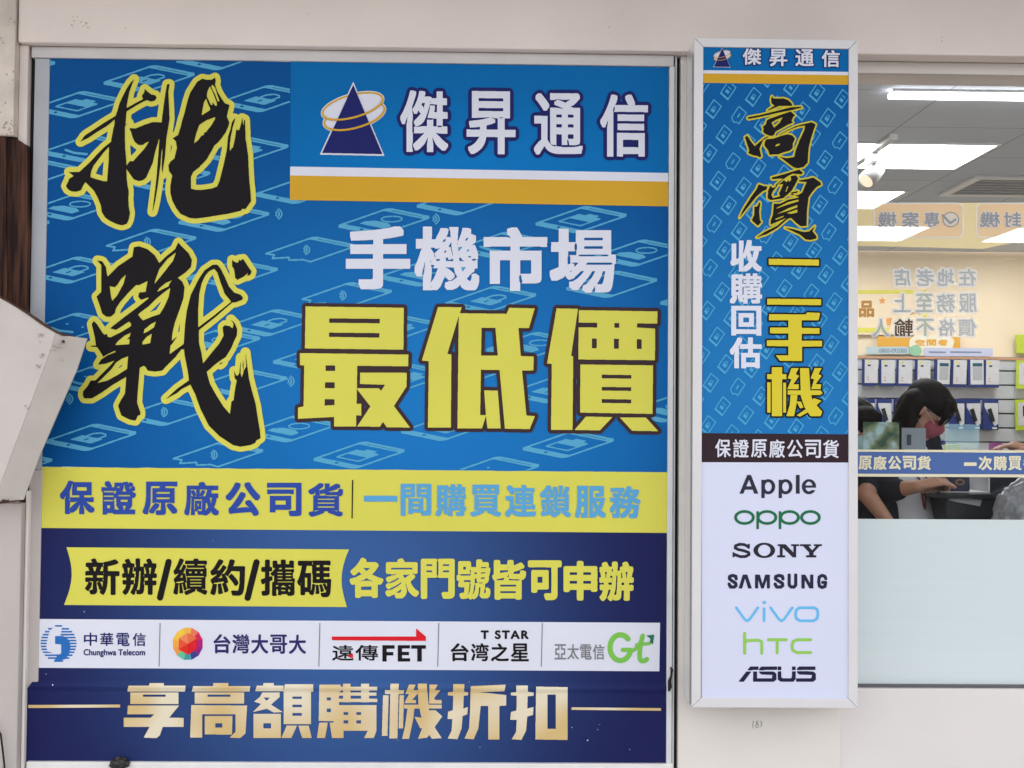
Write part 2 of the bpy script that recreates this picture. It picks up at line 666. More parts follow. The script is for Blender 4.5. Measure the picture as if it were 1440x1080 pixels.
rnd = random.Random(11)
for nm_, m_, y_, blots in (('grime', mat('lintel_grime', (.50, .43, .395, 1), .8), -.05, ((112, 27, 9), (120, 36, 8), (66, 40, 4), (100, 33, 4), (180, 42, 2), (430, 18, 2), (860, 48, 3), (1325, 61, 2))),
                           ('grime', mat('pier_grime', (.36, .29, .245, 1), .9), -.06, ((12, 176, 12), (6, 60, 7), (16, 110, 6), (4, 150, 7), (18, 30, 5), (10, 184, 8)))):
    ik = Ink(-20, 0, 1400, 200, .6)
    for x, y, n_ in blots:
        for _ in range(n_):
            r = rnd.uniform(.4, 1.9)
            ik.poly(ell(rnd.gauss(x, 4.5), rnd.gauss(y, 4), r, r * rnd.uniform(.5, 1.2), rnd.uniform(0, 3), 8))
    put(nm_, ik.loops(), m_, bld, y_, 1)['kind'] = 'stuff'

# ------------------------------------------------------------------ banner
ban = thing('shop_banner', 'large blue, yellow and navy printed banner with black brush lettering', 'banner', (W(490, 1070).x, 0, W(490, 1070).z))


def vinyl(name, col, rough=.5):
    return mat(name, col, max(rough, .55), .09, bump=.05, bscale=7, var=.03, vscale=2.5)


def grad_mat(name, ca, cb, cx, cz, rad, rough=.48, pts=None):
    """radial print gradient in its own coordinates, partly painted shade in the blue field"""
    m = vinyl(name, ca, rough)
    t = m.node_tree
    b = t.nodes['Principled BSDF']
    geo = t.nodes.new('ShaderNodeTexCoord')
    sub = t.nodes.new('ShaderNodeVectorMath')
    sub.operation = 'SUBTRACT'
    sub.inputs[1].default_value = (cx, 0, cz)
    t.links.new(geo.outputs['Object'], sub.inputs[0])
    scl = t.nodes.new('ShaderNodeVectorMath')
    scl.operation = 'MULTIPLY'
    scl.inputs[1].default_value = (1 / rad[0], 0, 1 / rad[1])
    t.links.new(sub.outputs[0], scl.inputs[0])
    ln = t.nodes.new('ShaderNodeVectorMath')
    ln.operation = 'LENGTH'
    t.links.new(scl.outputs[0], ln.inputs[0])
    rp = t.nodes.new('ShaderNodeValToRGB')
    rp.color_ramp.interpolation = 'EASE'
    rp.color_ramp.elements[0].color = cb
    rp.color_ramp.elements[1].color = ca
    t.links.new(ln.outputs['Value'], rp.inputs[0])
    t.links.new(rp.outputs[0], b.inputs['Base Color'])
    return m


M['blue'] = grad_mat('print_blue_shaded', C(0, 78, 144, K), C(26, 118, 190, K), W(600, 560).x, W(600, 560).z, (1.55, 1.15))  # darker edges: part print, part shade put into the colour
M['brand_blue'] = grad_mat('print_brand_blue', C(0, 104, 172, K), C(4, 118, 190, K), W(660, 240).x, W(660, 240).z, (.9, .35))
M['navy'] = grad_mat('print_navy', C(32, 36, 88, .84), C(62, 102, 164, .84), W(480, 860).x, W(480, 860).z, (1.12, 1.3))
M['yel'] = vinyl('print_yellow', C(214, 208, 88, K))
M['white'] = vinyl('print_white', C(212, 213, 225, 1.04))
M['gold'] = vinyl('print_amber', C(210, 162, 48, K))
M['ink'] = vinyl('print_black', C(29, 25, 28, .9))
M['brown'] = vinyl('print_brown', C(58, 42, 46, 1.1))
M['line'] = vinyl('print_pale_blue', C(90, 170, 208, .9))
M['navyt'] = vinyl('print_navy_ink', C(32, 36, 100, K))
M['blut'] = vinyl('print_royal', C(48, 74, 158, K))
M['skyt'] = vinyl('print_sky', C(92, 162, 208, K))
M['grey'] = vinyl('print_grey', C(120, 120, 122, 1.1))
M['red'] = vinyl('print_red', C(216, 32, 44, K))
M['grn'] = vinyl('print_green', C(124, 192, 82, K))
M['dgrn'] = vinyl('print_dark_green', C(40, 112, 84, K))


def sheet(name, px_poly, m, parent, y, layer, surf=None, label=None, dense=False):
    if dense:
        out = []
        n = len(px_poly)
        for i in range(n):
            a, b = px_poly[i], px_poly[(i + 1) % n]
            kk = max(1, int(math.hypot(b[0] - a[0], b[1] - a[1]) / 14))
            for j in range(kk):
                u = j / kk
                jx, jy = (0, 0) if j == 0 else (random.uniform(-.5, .5), random.uniform(-.5, .5))
                out.append((a[0] + (b[0] - a[0]) * u + jx, a[1] + (b[1] - a[1]) * u + jy))
        px_poly = out
    return put(name, [px_poly], m, parent, y, layer, surf, label)


def edgeL(y):
    """left edge of the vinyl at photo row y"""
    return 63 - .018 * (y - 82) if y < 960 else 46.8 - 7 - .05 * (y - 966)


BT = lambda x: 82 + .0148 * (x - 63)
# vinyl base (blue field, white reverse as thin sheet with depth)
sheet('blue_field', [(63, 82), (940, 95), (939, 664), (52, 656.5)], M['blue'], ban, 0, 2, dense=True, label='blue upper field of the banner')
sheet('yellow_band', [(edgeL(656), 656.5), (939, 664), (938.6, 749.3), (edgeL(742), 742.3)], M['yel'], ban, 0, 2)
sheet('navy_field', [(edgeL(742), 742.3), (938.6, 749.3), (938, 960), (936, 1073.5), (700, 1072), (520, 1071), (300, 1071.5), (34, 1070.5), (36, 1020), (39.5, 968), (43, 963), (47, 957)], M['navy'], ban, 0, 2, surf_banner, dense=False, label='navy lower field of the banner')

# tablet pattern
UV_U, UV_V = (73.0, -25.2), (60.0, 12.3)


def tablets(ink, spots, u, v, sw, seed=3):
    rnd = random.Random(seed)
    for n, (cx, cy_, kind) in enumerate(spots):
        o = (cx - (u[0] + v[0]) / 2, cy_ - (u[1] + v[1]) / 2)
        P = lambda a, b: (o[0] + u[0] * a + v[0] * b, o[1] + u[1] * a + v[1] * b)
        if kind == 'torn':
            pts = [P(1, 0.05), P(1, .95), P(.95, 1), P(.1, 1), P(.12, .8), P(.0, .62), P(.1, .5), P(-.06, .3), P(.08, .18), P(.06, 0), P(.95, 0)]
        else:
            pts = [P(.05, 0), P(.95, 0), P(1, .06), P(1, .94), P(.95, 1), P(.05, 1), P(0, .94), P(0, .06)]
        ink.stroke(pts, sw, True)
        if kind != 'torn':
            ink.poly([P(.0, .05), P(.14, 0.02), P(.14, .98), P(.0, .95)])
            ink.poly(ell(*P(.07, .5), 2.4 * sw / 2, 1.1 * sw / 2), False)
        ink.poly([P(.88, .02), P(1, .05), P(1, .95), P(.88, .98)])
        ink.stroke([P(.945, .15), P(.945, .85)], sw * .35, val=False)
        if kind == 'lock':
            ink.poly([P(.28, .28), P(.52, .28), P(.52, .76), P(.28, .76)])
            ink.stroke([P(.52, .38), P(.66, .38), P(.72, .46), P(.72, .58), P(.66, .66), P(.52, .66)], sw * .9)
            ink.stroke([P(.36, .52), P(.44, .52)], sw * .7, val=False)
        elif kind == 'batt':
            ink.stroke([P(.28, .25), P(.66, .25), P(.66, .75), P(.28, .75)], sw * .8, True)
            ink.poly([P(.47, .25), P(.66, .25), P(.66, .75), P(.47, .75)])
            ink.poly([P(.66, .38), P(.76, .38), P(.76, .62), P(.66, .62)])
        elif kind == 'user':
            ink.poly([P(.26, .22), P(.4, .2), P(.48, .35), P(.48, .62), P(.4, .8), P(.26, .78)])
            ink.stroke([P(.52 + .13 * (1 + math.cos(a)), .5 + .19 * math.sin(a)) for a in np.linspace(0, 2 * PI, 14)], sw * .8)
        elif kind == 'face':
            ink.stroke([P(.3, .25), P(.26, .5), P(.3, .75)], sw * 1.4)
            ink.poly(ell(*P(.55, .32), 2.2, 1.2))
            ink.poly(ell(*P(.55, .68), 2.2, 1.2))
        elif kind in ('wifi', 'torn'):
            c0 = P(.46, .38)
            for r in (3.2, 6.4, 9.8):
                ink.stroke([(c0[0] + r * math.cos(a), c0[1] + r * .72 * math.sin(a)) for a in np.linspace(-1.15, 1.15, 9)], sw * .85)


spots = [(210, 111, 'lock'), (110, 147.5, 'batt'), (372, 139, 'lock'), (312, 80, 'plain'), (122, 209, 'face'), (48, 243, 'plain'), (102, 291, 'user'),
         (342, 212, 'batt'), (315, 307, 'user'), (422, 268, 'wifi'), (212, 341, 'torn'), (232, 250, 'batt'), (14, 95, 'plain'), (6, 319, 'plain'),
         (103, 380, 'lock'), (102, 459, 'face'), (327, 385, 'plain'), (382, 454, 'lock'), (340, 538, 'wifi'), (236, 580, 'wifi'), (128, 615, 'lock'),
         (306, 640, 'torn'), (128, 533, 'face'), (10, 653, 'plain'), (448, 503, 'user'), (410, 603, 'user'), (302, 482, 'user'),
         (540, 312, 'user'), (650, 284, 'plain'), (817, 309, 'batt'), (436, 352, 'torn'), (487, 416, 'torn'), (898, 356, 'user'), (705, 345, 'face'),
         (596, 384, 'user'), (690, 421, 'lock'), (992, 420, 'batt'), (556, 462, 'batt'), (748, 486, 'user'), (570, 531, 'batt'), (845, 452, 'face'),
         (628, 601, 'lock'), (799, 625, 'batt'), (505, 640, 'batt'), (694, 661, 'face'), (1020, 652, 'batt'), (776, 548, 'lock'), (940, 575, 'user'), (665, 520, 'wifi'), (860, 400, 'wifi')]
ik = Ink(45, 75, 942, 665, .5)
tablets(ik, spots, UV_U, UV_V, 2.3)
for bx, by in ((612, 308), (391, 301), (97, 561), (408, 536)):
    for r in (3.5, 7, 10.5):
        ik.stroke([(bx - 5 + r * math.cos(a), by + r * .8 * math.sin(a)) for a in np.linspace(-1.0, 1.0, 8)], 2.0)
ik.clip([(64, 83), (939.5, 96), (938.5, 663), (52.8, 655.5)])
ik.poly([(408, 70), (945, 80), (945, 290), (408, 281)], False)
put('tablet_pattern', ik.loops(), M['line'], ban, 0, 3)

# brand block: blue field, white stripe, amber stripe
sheet('brand_field', [(409, 87.2), (939.8, 95), (939.6, 243.5), (408.3, 234.5)], M['brand_blue'], ban, 0, 3.5)
sheet('white_stripe', [(408.3, 234.5), (939.6, 243.5), (939.6, 255.8), (408.2, 247)], M['white'], ban, 0, 4)
sheet('amber_stripe', [(408.2, 247), (939.6, 255.8), (939.5, 290.5), (408, 281.5)], M['gold'], ban, 0, 4)


def logo(parent, ox, oy, s, y, lay, tilt=0.0):
    """blue pyramid with two gold rings"""
    q = lambda pts: [(ox + a * s, oy + b * s + tilt * a * s) for a, b in pts]
    e1 = dict(cx=505, cy_=405, a=392, b=142, rot=-.27)
    e2 = dict(cx=528, cy_=530, a=392, b=150, rot=-.27)
    x = [p[0] for p in q([(60, 60), (960, 1060)])]
    yy = [p[1] for p in q([(60, 60), (960, 1060)])]
    mk = lambda: Ink(min(x) - 2, min(yy) - 4, max(x) + 2, max(yy) + 4, .3 if s > .08 else .15)
    W0 = mk()
    W0.poly(q(ell(**e1))).poly(q(ell(**e2)))
    W0.stroke(q(ell(**e1)), 46 * s, True).stroke(q(ell(**e2)), 46 * s, True)
    W0.poly(q([(513, 92), (908, 1032), (90, 1016)]))
    parent = put('emblem', W0.loops(), M['white'], parent, y, lay)
    G = mk()
    G.stroke(q(ell(**e1)), 22 * s, True).stroke(q(ell(**e2)), 22 * s, True)
    G.m &= ~mk().poly(q(ell(505, 405, 380, 130, -.27))).m
    put('ring', G.loops(), M['gold'], parent, y, lay + 1)
    T = mk()
    T.poly(q([(513, 135), (882, 1010), (120, 995)]))
    put('pyramid', T.loops(), M['navyt'], parent, y, lay + 2)
    A = mk()
    A.stroke(q(ell(**e1, n=24, t0=.1, t1=PI - .1)), 24 * s).stroke(q(ell(**e2, n=24, t0=.1, t1=PI - .1)), 24 * s)
    put('ring', A.loops(), M['gold'], parent, y, lay + 3)


logo(ban, 440, 105, 1 / 9., 0, 5)

# brand name with navy outline
bx = (561, 127, 916, 220)
def brand(parent, boxes, y, lay, g, og, cell, s):
    ik = Ink(boxes[0][0] - 12, boxes[0][1] - 12, boxes[-1][2] + 12, boxes[-1][3] + 16, cell)
    for ch, b in zip('傑昇通信', boxes):
        ik.text(ch, b, s, g=g)
    import copy
    i2 = copy.deepcopy(ik)
    o = put('brand_lettering', ik.loops(g, True, adapt=.5), M['white'], parent, y, lay + 1)
    put('outline', i2.loops(g + og), M['navyt'], o, y, lay)


brand(ban, [(563, 127.5, 630, 214), (656, 128.5, 725, 217), (751, 131, 819, 218), (844, 133, 911, 220.5)], 0, 5, 2.0, 5.2, .3, .012)

# black brush characters with yellow outline
Z1 = lambda p: tr(80, 90, 9, p)
Z2 = lambda p: tr(80, 200, 9, p)
Z3 = lambda p: tr(220, 90, 9, p)
Z4 = lambda p: tr(220, 200, 9, p)
br = Ink(80, 85, 385, 640, .35)
br.poly(Z1([(985, 190), (935, 245), (880, 330), (830, 430), (795, 510), (770, 600), (748, 660), (600, 750), (480, 830), (370, 900), (345, 925), (335, 945), (300, 990), (400, 940), (520, 860), (650, 780), (738, 705), (735, 760), (715, 850), (695, 950), (690, 990)])
        + Z2([(600, 70), (520, 150), (420, 260), (290, 380), (155, 380), (220, 430), (160, 465), (150, 500), (120, 555), (145, 600), (190, 625), (250, 630), (310, 610), (345, 540), (365, 510), (410, 550), (470, 610), (520, 700), (560, 800), (575, 890), (620, 960), (680, 1000), (770, 1040), (830, 1055), (890, 1035), (915, 980), (930, 900), (915, 820), (910, 720), (915, 620), (900, 560), (890, 470), (885, 350), (885, 270), (875, 130)])
        + Z1([(870, 1080), (865, 900), (868, 790), (920, 745), (873, 775), (880, 690), (886, 605), (960, 560), (1060, 500), (1140, 462), (1195, 480), (1240, 470), (1268, 435), (1250, 400), (1200, 390), (1150, 350), (1115, 320), (1110, 365), (1080, 405), (1095, 450), (990, 505), (888, 562), (890, 520), (900, 470), (920, 370), (950, 280)]))
br.poly(Z2([(665, 60), (600, 130), (530, 220), (470, 300), (440, 370), (430, 430), (432, 447), (520, 475), (590, 495), (640, 500), (660, 250)]), False)
br.poly(Z1([(1400, 260), (1430, 258), (1425, 300), (1415, 360), (1425, 560), (1430, 700), (1410, 830), (1390, 950), (1380, 1080)]) + Z2([(1370, 200), (1350, 325), (1340, 410), (1332, 330), (1335, 200), (1342, 80), (1328, 120), (1315, 290), (1300, 400), (1280, 560), (1250, 740), (1225, 850), (1212, 890), (1230, 750), (1255, 550), (1270, 400), (1285, 200), (1300, 0)])
        + Z1([(1303, 930), (1280, 1010)]) + Z2([(1250, 120), (1215, 270), (1170, 370), (1135, 450), (1090, 485), (1040, 495), (980, 475), (940, 420), (888, 345), (885, 300), (930, 240), (970, 245), (1000, 210), (1100, 100), (1150, 30)])
        + Z1([(1170, 985), (1130, 1000), (1090, 1030), (1040, 1030), (985, 985), (960, 920), (945, 870), (922, 815), (1000, 820), (1120, 770), (1220, 738), (1332, 742), (1335, 690), (1360, 500), (1380, 360)]))
br.poly(Z3([(585, 190), (640, 205), (700, 205), (745, 175), (755, 215), (745, 265), (775, 350), (820, 430), (870, 500), (930, 525), (910, 600), (895, 670), (925, 740), (915, 790), (880, 870), (830, 940), (770, 1010)]) + Z4([(740, 40), (680, 150), (640, 220), (575, 290), (560, 290), (555, 315), (520, 340), (470, 380), (440, 440), (440, 590), (500, 605), (560, 608), (700, 590), (770, 565), (800, 500), (830, 380), (860, 260), (890, 120)])
        + Z3([(895, 1070), (910, 920), (940, 830), (960, 740), (995, 690), (1000, 705), (970, 800), (945, 920), (935, 1010)]) + Z4([(930, 0), (935, 125), (955, 80)]) + Z3([(972, 1060), (1000, 935), (1012, 840), (1020, 830), (1035, 845), (1050, 840), (1075, 760), (1090, 680), (1098, 750), (1105, 790), (1112, 720), (1122, 700), (1130, 860), (1130, 960)])
        + Z4([(1140, 0), (1165, 180), (1170, 320), (1180, 500), (1195, 640), (1200, 750), (1130, 850), (1085, 845), (1075, 870), (900, 910), (770, 930), (650, 950), (500, 970), (420, 960), (310, 910), (250, 830), (205, 740), (180, 640), (180, 560), (195, 470), (205, 425), (165, 370), (155, 300), (180, 250), (230, 210), (250, 130), (265, 70)])
        + Z3([(262, 1060), (250, 980), (210, 945), (280, 900), (310, 800), (330, 720), (360, 620), (395, 480), (430, 370), (480, 290), (520, 230)]))
for h in ([(680, 285), (720, 370), (770, 500), (770, 530), (750, 535), (715, 490), (710, 525), (690, 520), (640, 410), (650, 350)], [(715, 265), (750, 310), (770, 380), (790, 440), (800, 475), (780, 480), (740, 380), (695, 290)],
          [(635, 440), (650, 490), (685, 570), (680, 590), (600, 640), (575, 655), (590, 560), (605, 490)], [(745, 675), (750, 690), (700, 780), (650, 840), (630, 870), (610, 870), (600, 905), (575, 910), (530, 970), (480, 1010), (490, 960), (510, 880), (545, 775), (640, 715)]):
    br.poly(Z3(h), False)
# second character
A5 = lambda p: tr(100, 330, 6.75, p)
A6 = lambda p: tr(100, 470, 6.75, p)
A7 = lambda p: tr(220, 330, 6.75, p)
A8 = lambda p: tr(220, 480, 6.75, p)
br.poly(A5([(250, 245), (300, 255), (335, 310), (345, 380), (352, 400), (450, 300), (585, 210), (600, 120), (650, 112), (730, 140), (800, 200), (840, 270), (920, 195), (990, 140), (1020, 75)]) + A7([(250, 120), (310, 180), (340, 240), (330, 310), (280, 360), (205, 410), (250, 450), (270, 500), (260, 600), (220, 720), (180, 830), (155, 930), (148, 1010), (200, 965), (150, 1040)])
        + A6([(945, 110), (938, 190), (1070, 95)]) + A8([(262, 22), (266, 75)]) + A6([(1050, 145), (990, 220), (900, 310), (870, 345), (800, 355), (730, 345), (710, 310), (690, 300), (655, 320), (645, 450), (635, 560), (630, 650), (660, 740), (660, 765), (635, 775), (625, 800), (615, 820), (560, 810), (480, 770), (450, 680), (480, 620), (515, 565), (527, 405), (400, 480), (300, 550), (200, 610), (130, 610), (115, 580), (120, 540), (160, 495), (190, 440), (235, 440), (420, 250), (330, 280), (260, 290), (290, 240), (350, 200), (428, 170), (420, 157), (350, 190), (310, 215), (270, 150), (250, 122), (190, 117), (192, 108), (240, 108), (230, 35)])
        + A5([(200, 850), (220, 820), (250, 850), (300, 930), (320, 950), (345, 943), (350, 970), (380, 975), (470, 930), (570, 870), (575, 850), (555, 825), (430, 905), (375, 890), (410, 860), (500, 790), (620, 700), (740, 605), (735, 597), (665, 620), (640, 590), (650, 550), (710, 545), (730, 440), (650, 480), (620, 480), (540, 560), (470, 640), (430, 700), (420, 745), (380, 780), (340, 780), (300, 750), (275, 670), (245, 590), (290, 545), (290, 400), (290, 290)]))
for h in ([(525, 380), (500, 470), (440, 580), (395, 630), (385, 600), (370, 490), (420, 500), (440, 480), (480, 420)], [(1000, 170), (970, 250), (900, 340), (795, 470), (800, 440), (840, 330), (920, 230)], [(960, 435), (935, 470), (930, 490), (820, 545), (840, 510), (900, 460)],
          [(945, 505), (930, 590), (890, 680), (845, 755), (770, 780), (685, 815), (670, 800), (640, 760), (660, 740), (740, 680), (800, 620), (870, 560)], [(810, 825), (790, 880), (730, 920), (690, 940), (700, 900), (760, 850)],
          [(770, 940), (755, 1030), (680, 1045), (680, 1020), (720, 970)], [(570, 930), (560, 970), (530, 995), (560, 990), (555, 1040), (420, 1050), (450, 1010), (510, 960)]):
    br.poly(A5(h), False)
br.poly(A6([(545, 210), (535, 330), (440, 390), (350, 440), (250, 465), (300, 420), (380, 340), (430, 270), (490, 230)]), False)
br.poly(A7([(540, 285), (580, 285), (610, 320), (650, 400), (690, 490), (740, 550), (800, 570), (825, 600), (815, 620), (750, 645), (722, 645), (560, 785), (408, 905), (405, 950)]) + A8([(408, 20), (430, 110), (445, 210), (600, 20)]) + A7([(640, 960), (635, 920), (630, 880), (650, 860), (700, 870), (725, 892), (735, 850), (705, 800), (745, 840), (770, 900), (765, 960), (740, 1010)])
        + A8([(715, 60), (660, 150), (600, 190), (560, 220), (480, 290), (510, 400), (570, 510), (640, 620), (700, 690), (715, 570), (735, 560), (745, 480), (755, 420), (765, 370), (745, 350), (740, 280), (760, 325), (775, 325), (790, 300), (805, 150), (800, 300), (812, 345), (830, 290), (820, 230), (828, 170), (830, 280), (855, 240), (845, 90), (860, 200), (880, 350), (910, 470), (945, 600), (960, 700), (985, 850), (990, 920), (950, 940), (940, 965), (890, 985), (800, 1000), (730, 985), (600, 900), (500, 800), (420, 640), (370, 500), (325, 410), (240, 455), (200, 490), (90, 550), (200, 450), (312, 370), (300, 280), (270, 130), (262, 20)])
        + A7([(265, 1000), (275, 850), (290, 730), (330, 570), (400, 430), (460, 340)]))
br.poly(A7([(550, 325), (500, 350), (460, 400), (430, 470), (410, 560), (400, 700), (400, 880), (560, 760), (712, 637), (650, 560), (610, 450), (580, 360)]), False)
br.poly(A7([(720, 240), (745, 260), (775, 270), (790, 235), (800, 250), (825, 230), (870, 300), (905, 350), (895, 380), (865, 395), (870, 365), (830, 400), (770, 430), (750, 410), (740, 330), (720, 300)]))
br.poly(A8([(600, 212), (635, 193), (630, 203), (608, 220)]))
import copy
b2 = copy.deepcopy(br)
o = put('brush_lettering', br.loops(0.0), M['ink'], ban, 0, 5, label='two large black brush characters')
put('outline', b2.loops(7.0), M['yel'], o, 0, 4)

# white line of lettering
ik = Ink(480, 310, 875, 415, .3)
for ch, b in zip('手機市場', [(486.5, 318.5, 577, 407), (583, 319, 674, 408.5), (680, 320, 769.5, 409.5), (773, 322, 866, 412)]):
    ik.text(ch, b, 0, g=3.7)
put('white_lettering', ik.loops(3.7, True, adapt=.52), M['white'], ban, 0, 5)

# big yellow block characters
big = Ink(405, 420, 935, 620, .3)
T = lambda p: tr(410, 420, 5.4, p)
big.poly(T([(108, 60), (853, 70), (850, 388), (103, 378)])).poly(T([(65, 414), (888, 425), (886, 514), (500, 510), (495, 798), (530, 798), (530, 888), (492, 885), (492, 970), (325, 970), (325, 898), (50, 912), (50, 828), (93, 818), (98, 508), (65, 505)]))
for h in ([(288, 150), (672, 154), (672, 188), (288, 184)], [(286, 258), (669, 262), (668, 297), (285, 291)], [(260, 507), (333, 508), (333, 550), (259, 549)], [(256, 635), (330, 636), (329, 681), (255, 679)], [(254, 763), (328, 764), (328, 808), (252, 812)]):
    big.poly(T(h), False)
big.poly(T([(522, 562), (876, 563), (873, 668), (778, 815), (900, 978), (725, 977), (695, 935), (672, 972), (500, 970), (600, 818), (500, 690), (498, 680), (665, 680), (680, 700), (712, 654), (521, 648)]))
T = lambda p: tr(580, 420, 5.4, p)
big.poly(T([(195, 65), (375, 66), (350, 140), (265, 420), (296, 424), (292, 978), (118, 978), (125, 475), (72, 470)]))
big.poly(T([(370, 112), (715, 116), (735, 70), (928, 75), (884, 224), (805, 224), (822, 436), (920, 440), (918, 545), (832, 546), (865, 888), (930, 892), (890, 990), (702, 987), (662, 542), (520, 540), (514, 885), (560, 885), (528, 985), (342, 985), (352, 150), (357, 112)]))
big.poly(T([(525, 222), (630, 222), (648, 432), (521, 432)]), False)
big.poly(T([(545, 697), (648, 698), (670, 985), (570, 985), (558, 885)]))
T = lambda p: tr(760, 420, 5.4, p)
big.poly(T([(122, 75), (284, 78), (232, 436), (248, 438), (243, 997), (80, 997), (86, 496), (50, 492)])).poly(T([(292, 88), (888, 98), (885, 190), (733, 188), (731, 220), (870, 228), (868, 468), (287, 462), (290, 218), (430, 220), (430, 184), (290, 182)]))
big.poly(T([(303, 500), (854, 507), (850, 875), (300, 865)])).poly(T([(345, 895), (545, 900), (450, 1000), (258, 997)])).poly(T([(602, 902), (800, 903), (893, 1006), (695, 1003)]))
for h in ([(560, 186), (597, 187), (597, 222), (560, 221)], [(390, 303), (428, 304), (426, 378), (389, 377)], [(557, 305), (595, 306), (594, 380), (557, 380)], [(731, 308), (767, 309), (767, 382), (730, 382)],
          [(465, 577), (690, 580), (689, 608), (465, 605)], [(464, 670), (688, 673), (688, 701), (464, 698)], [(464, 762), (688, 766), (688, 795), (464, 792)]):
    big.poly(T(h), False)
b2 = copy.deepcopy(big)
o = put('headline_lettering', big.loops(0.0, True, 0), M['yel'], ban, 0, 5, label='three big yellow block characters')
put('outline', b2.loops(5.0), M['brown'], o, 0, 4)

# yellow band lettering
ik = Ink(78, 668, 488, 732, .28)
for n, ch in enumerate('保證原廠公司貨'):
    x = 84.8 + n * 58.2
    ik.text(ch, (x, 676 + n * .55, x + 48.5, 723 + n * .55), 0, g=1.8)
put('royal_lettering', ik.loops(1.8, True, adapt=.5), M['blut'], ban, 0, 4)
sheet('divider', [(495.2, 675), (497, 675), (496, 729), (494.4, 729)], M['ink'], ban, 0, 4)
ik = Ink(508, 670, 905, 738, .28)
ik.rect(513.5, 698.5, 557, 703.5, s=.006)
for n, ch in enumerate('間購買連鎖服務'):
    x = 563.5 + n * 49
    ik.text(ch, (x, 680.3 + n * .55, x + 43, 725 + n * .6), 0, g=1.6)
put('sky_lettering', ik.loops(1.6, True, adapt=.5), M['skyt'], ban, 0, 4)

# ribbon with black rounded lettering
P = [(94, 769.5)] + [(491, 772.5)] + [(491 - 9.5 * math.sin(a) , 772.5 + 81 * a / PI) for a in np.linspace(0.15, PI - .15, 9)] + [(488.5, 853.5), (90.5, 850.5)] + [(94 - 3.5 * (1 - a / PI) + 9 * math.sin(a), 769.5 + 81 * a / PI) for a in np.linspace(PI - .15, .15, 9)]
P = [(94, 769.5), (491, 772.5)] + [(490.6 - 2.4 * a - 9 * math.sin(a * PI), 772.5 + 81 * a) for a in np.linspace(0.06, .94, 9)] + [(488, 853.5), (90.5, 850.5)] + [(94 - 3.5 * a + 9 * math.sin(a * PI), 769.5 + 81 * a) for a in np.linspace(.94, .06, 9)]
sheet('yellow_ribbon', P, M['yel'], ban, 0, 3)
ik = Ink(112, 778, 475, 848, .28)
for ch, x0, x1, y0 in (('新', 120, 168.5, 785), ('辦', 172, 221, 785), ('續', 244, 292, 785), ('約', 296, 345, 786), ('攜', 367, 415, 786.5), ('碼', 418, 466, 788)):
    ik.text(ch, (x0, y0, x1, y0 + 51.5), .002, g=1.75)
ik.stroke([(237.5, 790), (225.5, 840)], 5.2).stroke([(361, 790.5), (348.5, 840.5)], 5.2)
put('ribbon_lettering', ik.loops(1.75, adapt=.48), M['ink'], ban, 0, 4)
ik = Ink(488, 778, 895, 850, .28)
for n, ch in enumerate('各家門號皆可申辦'):
    x = 491.5 + n * 50.1
    ik.text(ch, (x, 784 + n * .75, x + (48 if n < 7 else 49), 841 + n * .6), 0, g=2.7)
put('yellow_lettering', ik.loops(2.6, adapt=.55), M['yel'], ban, 0, 4)

# white strip of marks
sheet('white_strip', [(50, 870.2), (928, 875.6), (927, 943.7), (47.6, 938.8)], M['white'], ban, 0, 3)
for x in (225.5, 450, 617, 762.5):
    sheet('divider', [(x - .6, 876), (x + .7, 876), (x - .8, 937), (x - 2, 937)], M['grey'], ban, 0, 4)
# striped round mark
T = lambda p: tr(0, 860, 4.908, p)
ik = Ink(54, 876, 112, 934, .2)
for n in range(13):
    yy = 97 + n * 20.2
    half = 122 * math.sqrt(max(0, 1 - ((yy - 219) / 124) ** 2))
    ik.rect(*T([(407 - half - 2, yy - 5)])[0], *T([(407 + half + 2, yy + 6)])[0])
ik.poly(T([(345, 135), (330, 190), (322, 240), (330, 275), (370, 285), (425, 285), (425, 225), (383, 222), (383, 165), (420, 165), (430, 110), (370, 108)]), False)
ik.poly(T([(383, 168), (440, 168), (480, 195), (490, 240), (480, 290), (455, 325), (400, 343), (380, 335), (395, 305), (425, 287), (425, 225), (383, 222)]))
put('round_mark', ik.loops(), vinyl('print_mark_blue', C(44, 108, 182, K)), ban, 0, 4)
ik = Ink(116, 886, 210, 926, .2)
for n, ch in enumerate('中華電信'):
    ik.text(ch, (118.5 + n * 22.8, 889.3 + n * .15, 137 + n * 22.8, 908 + n * .15), 0, g=.35)
ik.text('Chunghwa Telecom', (118, 912.5, 204.5, 924), .001, g=.3)
put('mark_lettering', ik.loops(.32, adapt=.42), M['navyt'], ban, 0, 4)
# faceted ball mark
hx, hy, hr = 264.5, 905, 21.5
ring = [(hx + hr * math.cos(a), hy + hr * 1.08 * math.sin(a)) for a in np.linspace(0, 2 * PI, 13)[:-1] + .26]
cols = [(140, 40, 130), (60, 66, 140), (70, 150, 160), (100, 190, 150), (232, 150, 80), (236, 166, 70), (240, 190, 70), (238, 196, 72), (236, 176, 80), (226, 120, 90), (210, 40, 90), (176, 34, 120)]
inner = [(hx + 14.5 * math.cos(a), hy + 15.5 * math.sin(a)) for a in (PI / 6 + np.arange(6) * PI / 3)]
cm = {}
for n in range(12):
    a, b = ring[n], ring[(n + 1) % 12]
    sheet('ball_facet', [(hx, hy), a, b], vinyl('print_facet', C(*cols[n], K)), ban, 0, 4)
ic = [(214, 34, 40), (222, 48, 36), (226, 84, 60), (232, 132, 90), (226, 110, 70), (216, 40, 44)]
for n in range(6):
    sheet('ball_facet', [(hx, hy), inner[n], inner[(n + 1) % 6]], vinyl('print_facet', C(*ic[n], K)), ban, 0, 5)
